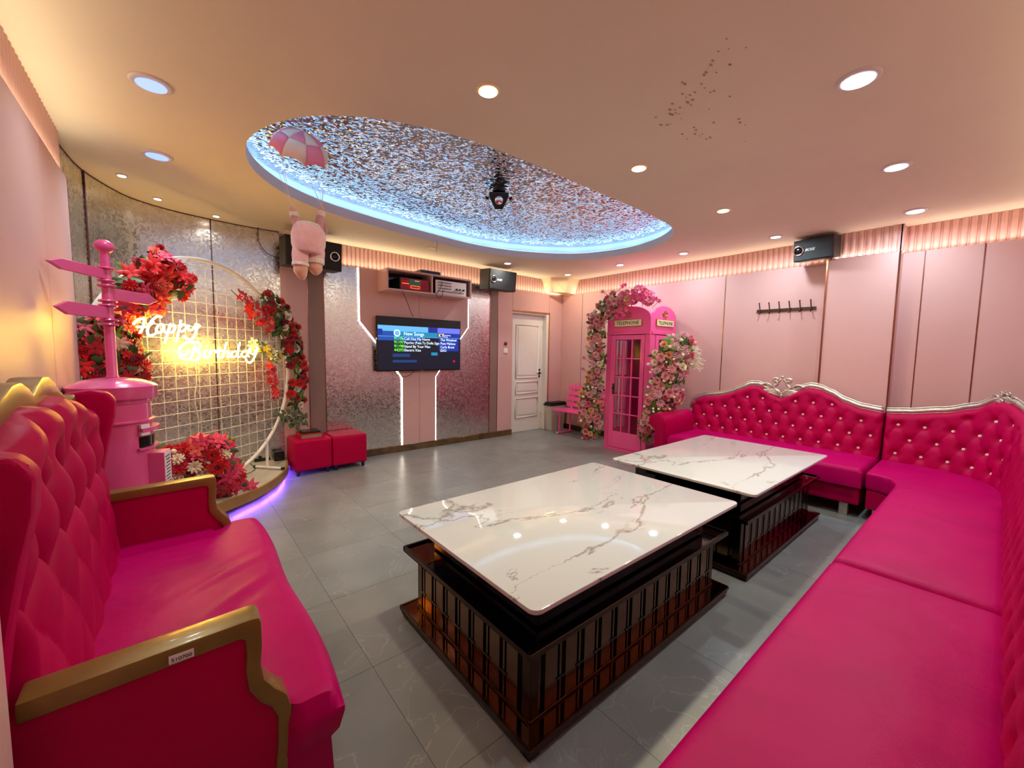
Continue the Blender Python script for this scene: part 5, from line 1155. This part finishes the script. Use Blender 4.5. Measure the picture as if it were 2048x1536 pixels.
# notice box fixed to the side of the post
nx=Vector((.80,-.60,0)); ny=Vector((.60,.80,0))
nb=MB().obox(pc+fd*.175+Vector((0,0,.66)),fd,fs,(0,0,1),.045,.055,.115).build('notice_box','box',pb_,bevel=.003)
c_=pc+fd*.2205+Vector((0,0,.66)); MB().obox(c_,fs,(0,0,1),fd,.052,.11,.001).build('notice_sheet','paper',pb_)
for k in range(9):
    zz=.66+.085-.019*k; MB().obox(pc+fd*.2222+fs*(-.0+.006*((k*7)%3-1))+Vector((0,0,zz)),fs,(0,0,1),fd,.038-.004*((k*5)%3),.0028,.0004).build('text_line','black',pb_)
M['signp']=mat('rose_signpost_paint','#d84a8c',.3,noise=.03,coat=.2)
sp_=thing('signpost','pink signpost with three blank arrow boards on top of the postbox','signpost',(pbx,pby,1.2))
def zy(py): return onY(214,py,pby).z
H0=1.203; HT=zy(505)
MB().lathe([(.028,H0),(.0225,H0+.01),(.021,HT),(.021,HT+.005)],(pbx,pby,0),20).build('pole','signp',sp_,smooth='auto')
MB().ball((pbx,pby,HT+.03),.042,18,(1,1,.85)).build('finial','signp',sp_,smooth=True)
for py in (537,562,572,602,611,640,649): z=zy(py); MB().lathe([(.022,z-.008),(.036,z-.006),(.040,z),(.036,z+.006),(.022,z+.008)],(pbx,pby,0),20).build('collar','signp',sp_,smooth='auto')
def board(tip,topc,botc,dirv):
    d=Vector(dirv).normalized(); n=Vector((-d.y,d.x,0)); L=tip
    z0,z1=botc,topc; zm=(z0+z1)/2
    pc_=Vector((pbx,pby,0)); fn=lambda a,b_,q: tuple(pc_+d*a+n*q+Vector((0,0,b_)))
    MB().prism([(.0,z0),(L*.80,z0),(L,zm),(L*.80,z1),(.0,z1)],fn,-.009,.009).build('arrow_board','signp',sp_,bevel=.002,seg=1)
board(.37,zy(537)-.008,zy(562)+.008,(-.44,-.9,0)); board(.355,zy(611)-.008,zy(640)+.008,(-.42,-.9,0)); board(.33,zy(572)-.008,zy(602)+.008,(.66,.9,0))
# ================================================================ plush toy with parachute
YP=2.9
def pp(px,py,dy=0): return onY(px,py,YP)+Vector((0,dy,0))
def fuzzy(n,c,s=.6):
    m=mat(n,c,.9,sheen=.8,bump=s,bscale=170,noise=.06,nscale=30); return m
M['fz_pink']=fuzzy('pink_fleece','#f0bcc0'); M['fz_white']=fuzzy('white_fleece','#f6e6e2',.9); M['fz_tan']=fuzzy('tan_suede','#d9a48c',.2); M['fz_rose']=fuzzy('rose_knit','#d9979a',1.0); M['chp']=mat('parachute_pink','#f58fa8',.6,noise=.04); M['chc']=mat('parachute_cream','#f0dccb',.6,noise=.04)
plt=thing('plush_toy','fluffy pink plush toy with raised arms hanging from the small parachute','plush toy',pp(617,490))
kk=(pp(650,480)-pp(583,480)).length/67
def tubep(P,r,nm,m,n=16,parent=None): return MB().tube(catmull([p if isinstance(p,Vector) else pp(*p) for p in P],4),[x*kk for x in np.interp(np.linspace(0,1,(len(P)-1)*4+1),np.linspace(0,1,len(r)),r)],n).build(nm,m,plt,smooth=True)
tubep([(617,447),(616,456),(617,470),(617,490),(617,508)],[14,29,34,33,27],'torso','fz_pink',24)
tubep([(616,446),(616,449),(616,454)],[16,24,27],'collar','fz_white',20)
tubep([(602,488),(601,510),(601,532)],[15,17,14.5],'leg','fz_pink'); tubep([(632,488),(633,506),(633,526)],[15,17,14.5],'leg','fz_pink')
tubep([(601,526),(601,532)],[17,17],'leg_cuff','fz_white'); tubep([(632,518),(632,528)],[17,17],'leg_cuff','fz_white')
tubep([(601,530),(602,542),(605,553),(607,560)],[14,14,9,1.5],'boot','fz_tan'); tubep([(631,528),(631,538),(630,546),(629,550)],[14,14,9,1.5],'boot','fz_tan')
tubep([(594,452),(592,442),(589,432)],[9,8,7.5],'arm','fz_rose'); tubep([(638,458),(639,442),(641,432)],[9,8,7.5],'arm','fz_rose')
tubep([(589,433),(588,425)],[9,9],'arm_cuff','fz_white'); tubep([(641,433),(642,423)],[9,9],'arm_cuff','fz_white')
tubep([(587,426),(584,417),(581,411)],[6.5,6.5,1.5],'mitten','fz_tan'); tubep([(642,424),(643,416),(643,412)],[6.5,6.5,1.5],'mitten','fz_tan')
MB().ball(pp(620,462,.09),26*kk,16,(1,.9,.8)).build('head','fz_white',plt,smooth=True)
tubep([pp(645,440,.05),pp(652,448,.05),pp(655,462,.05),pp(646,468,.05)],[2,5,5,3],'ear','fz_rose')
ch=thing('toy_parachute','small pink and cream checked toy parachute hanging in the oval ceiling recess','toy parachute',pp(607,262))
apex=pp(606,262); cc=pp(607,318,.04); Rd=.172
_ax=(Vector((0,0,1))*.80+Vector((-.23,-.97,0))*.62+Vector((.97,-.23,0))*.16).normalized(); tilt=Vector((0,0,1)).rotation_difference(_ax).to_matrix()
def canopy(th,v): # v 0 apex -> 1 rim
    sc_=1+.0*th; f_=th*8/(2*PI); fr__=f_-math.floor(f_); sag=4*fr__*(1-fr__)
    a=v*PI*.5; r=Rd*math.sin(a)*(1-.05*sag*v); z=.15*math.cos(a)-.15+.022*sag*v*v
    return apex+tilt@Vector((r*math.cos(th),r*math.sin(th),z))
for g in range(8):
    for bnd in range(2):
        b=MB(); b.grid(lambda u,v:canopy((g+u)*2*PI/8,(bnd+v)*.5),6,5)
        o=b.build('canopy_panel','chp' if (g+bnd)%2 else 'chc',ch,smooth=True); md=o.modifiers.new('t','SOLIDIFY'); md.thickness=.004
for g in range(8): 
    e=canopy(g*2*PI/8,1); hnd=pp(583,413) if e.x<apex.x-.01 else pp(643,413); MB().tube([e,hnd],.0012,4).build('string','wirew',ch)
MB().tube([apex,Vector((apex.x,apex.y,ZC+.19))],.0015,4).build('string','wirew',ch); MB().ball(apex+Vector((0,0,.004)),.006,6).build('loop','wirew',ch)
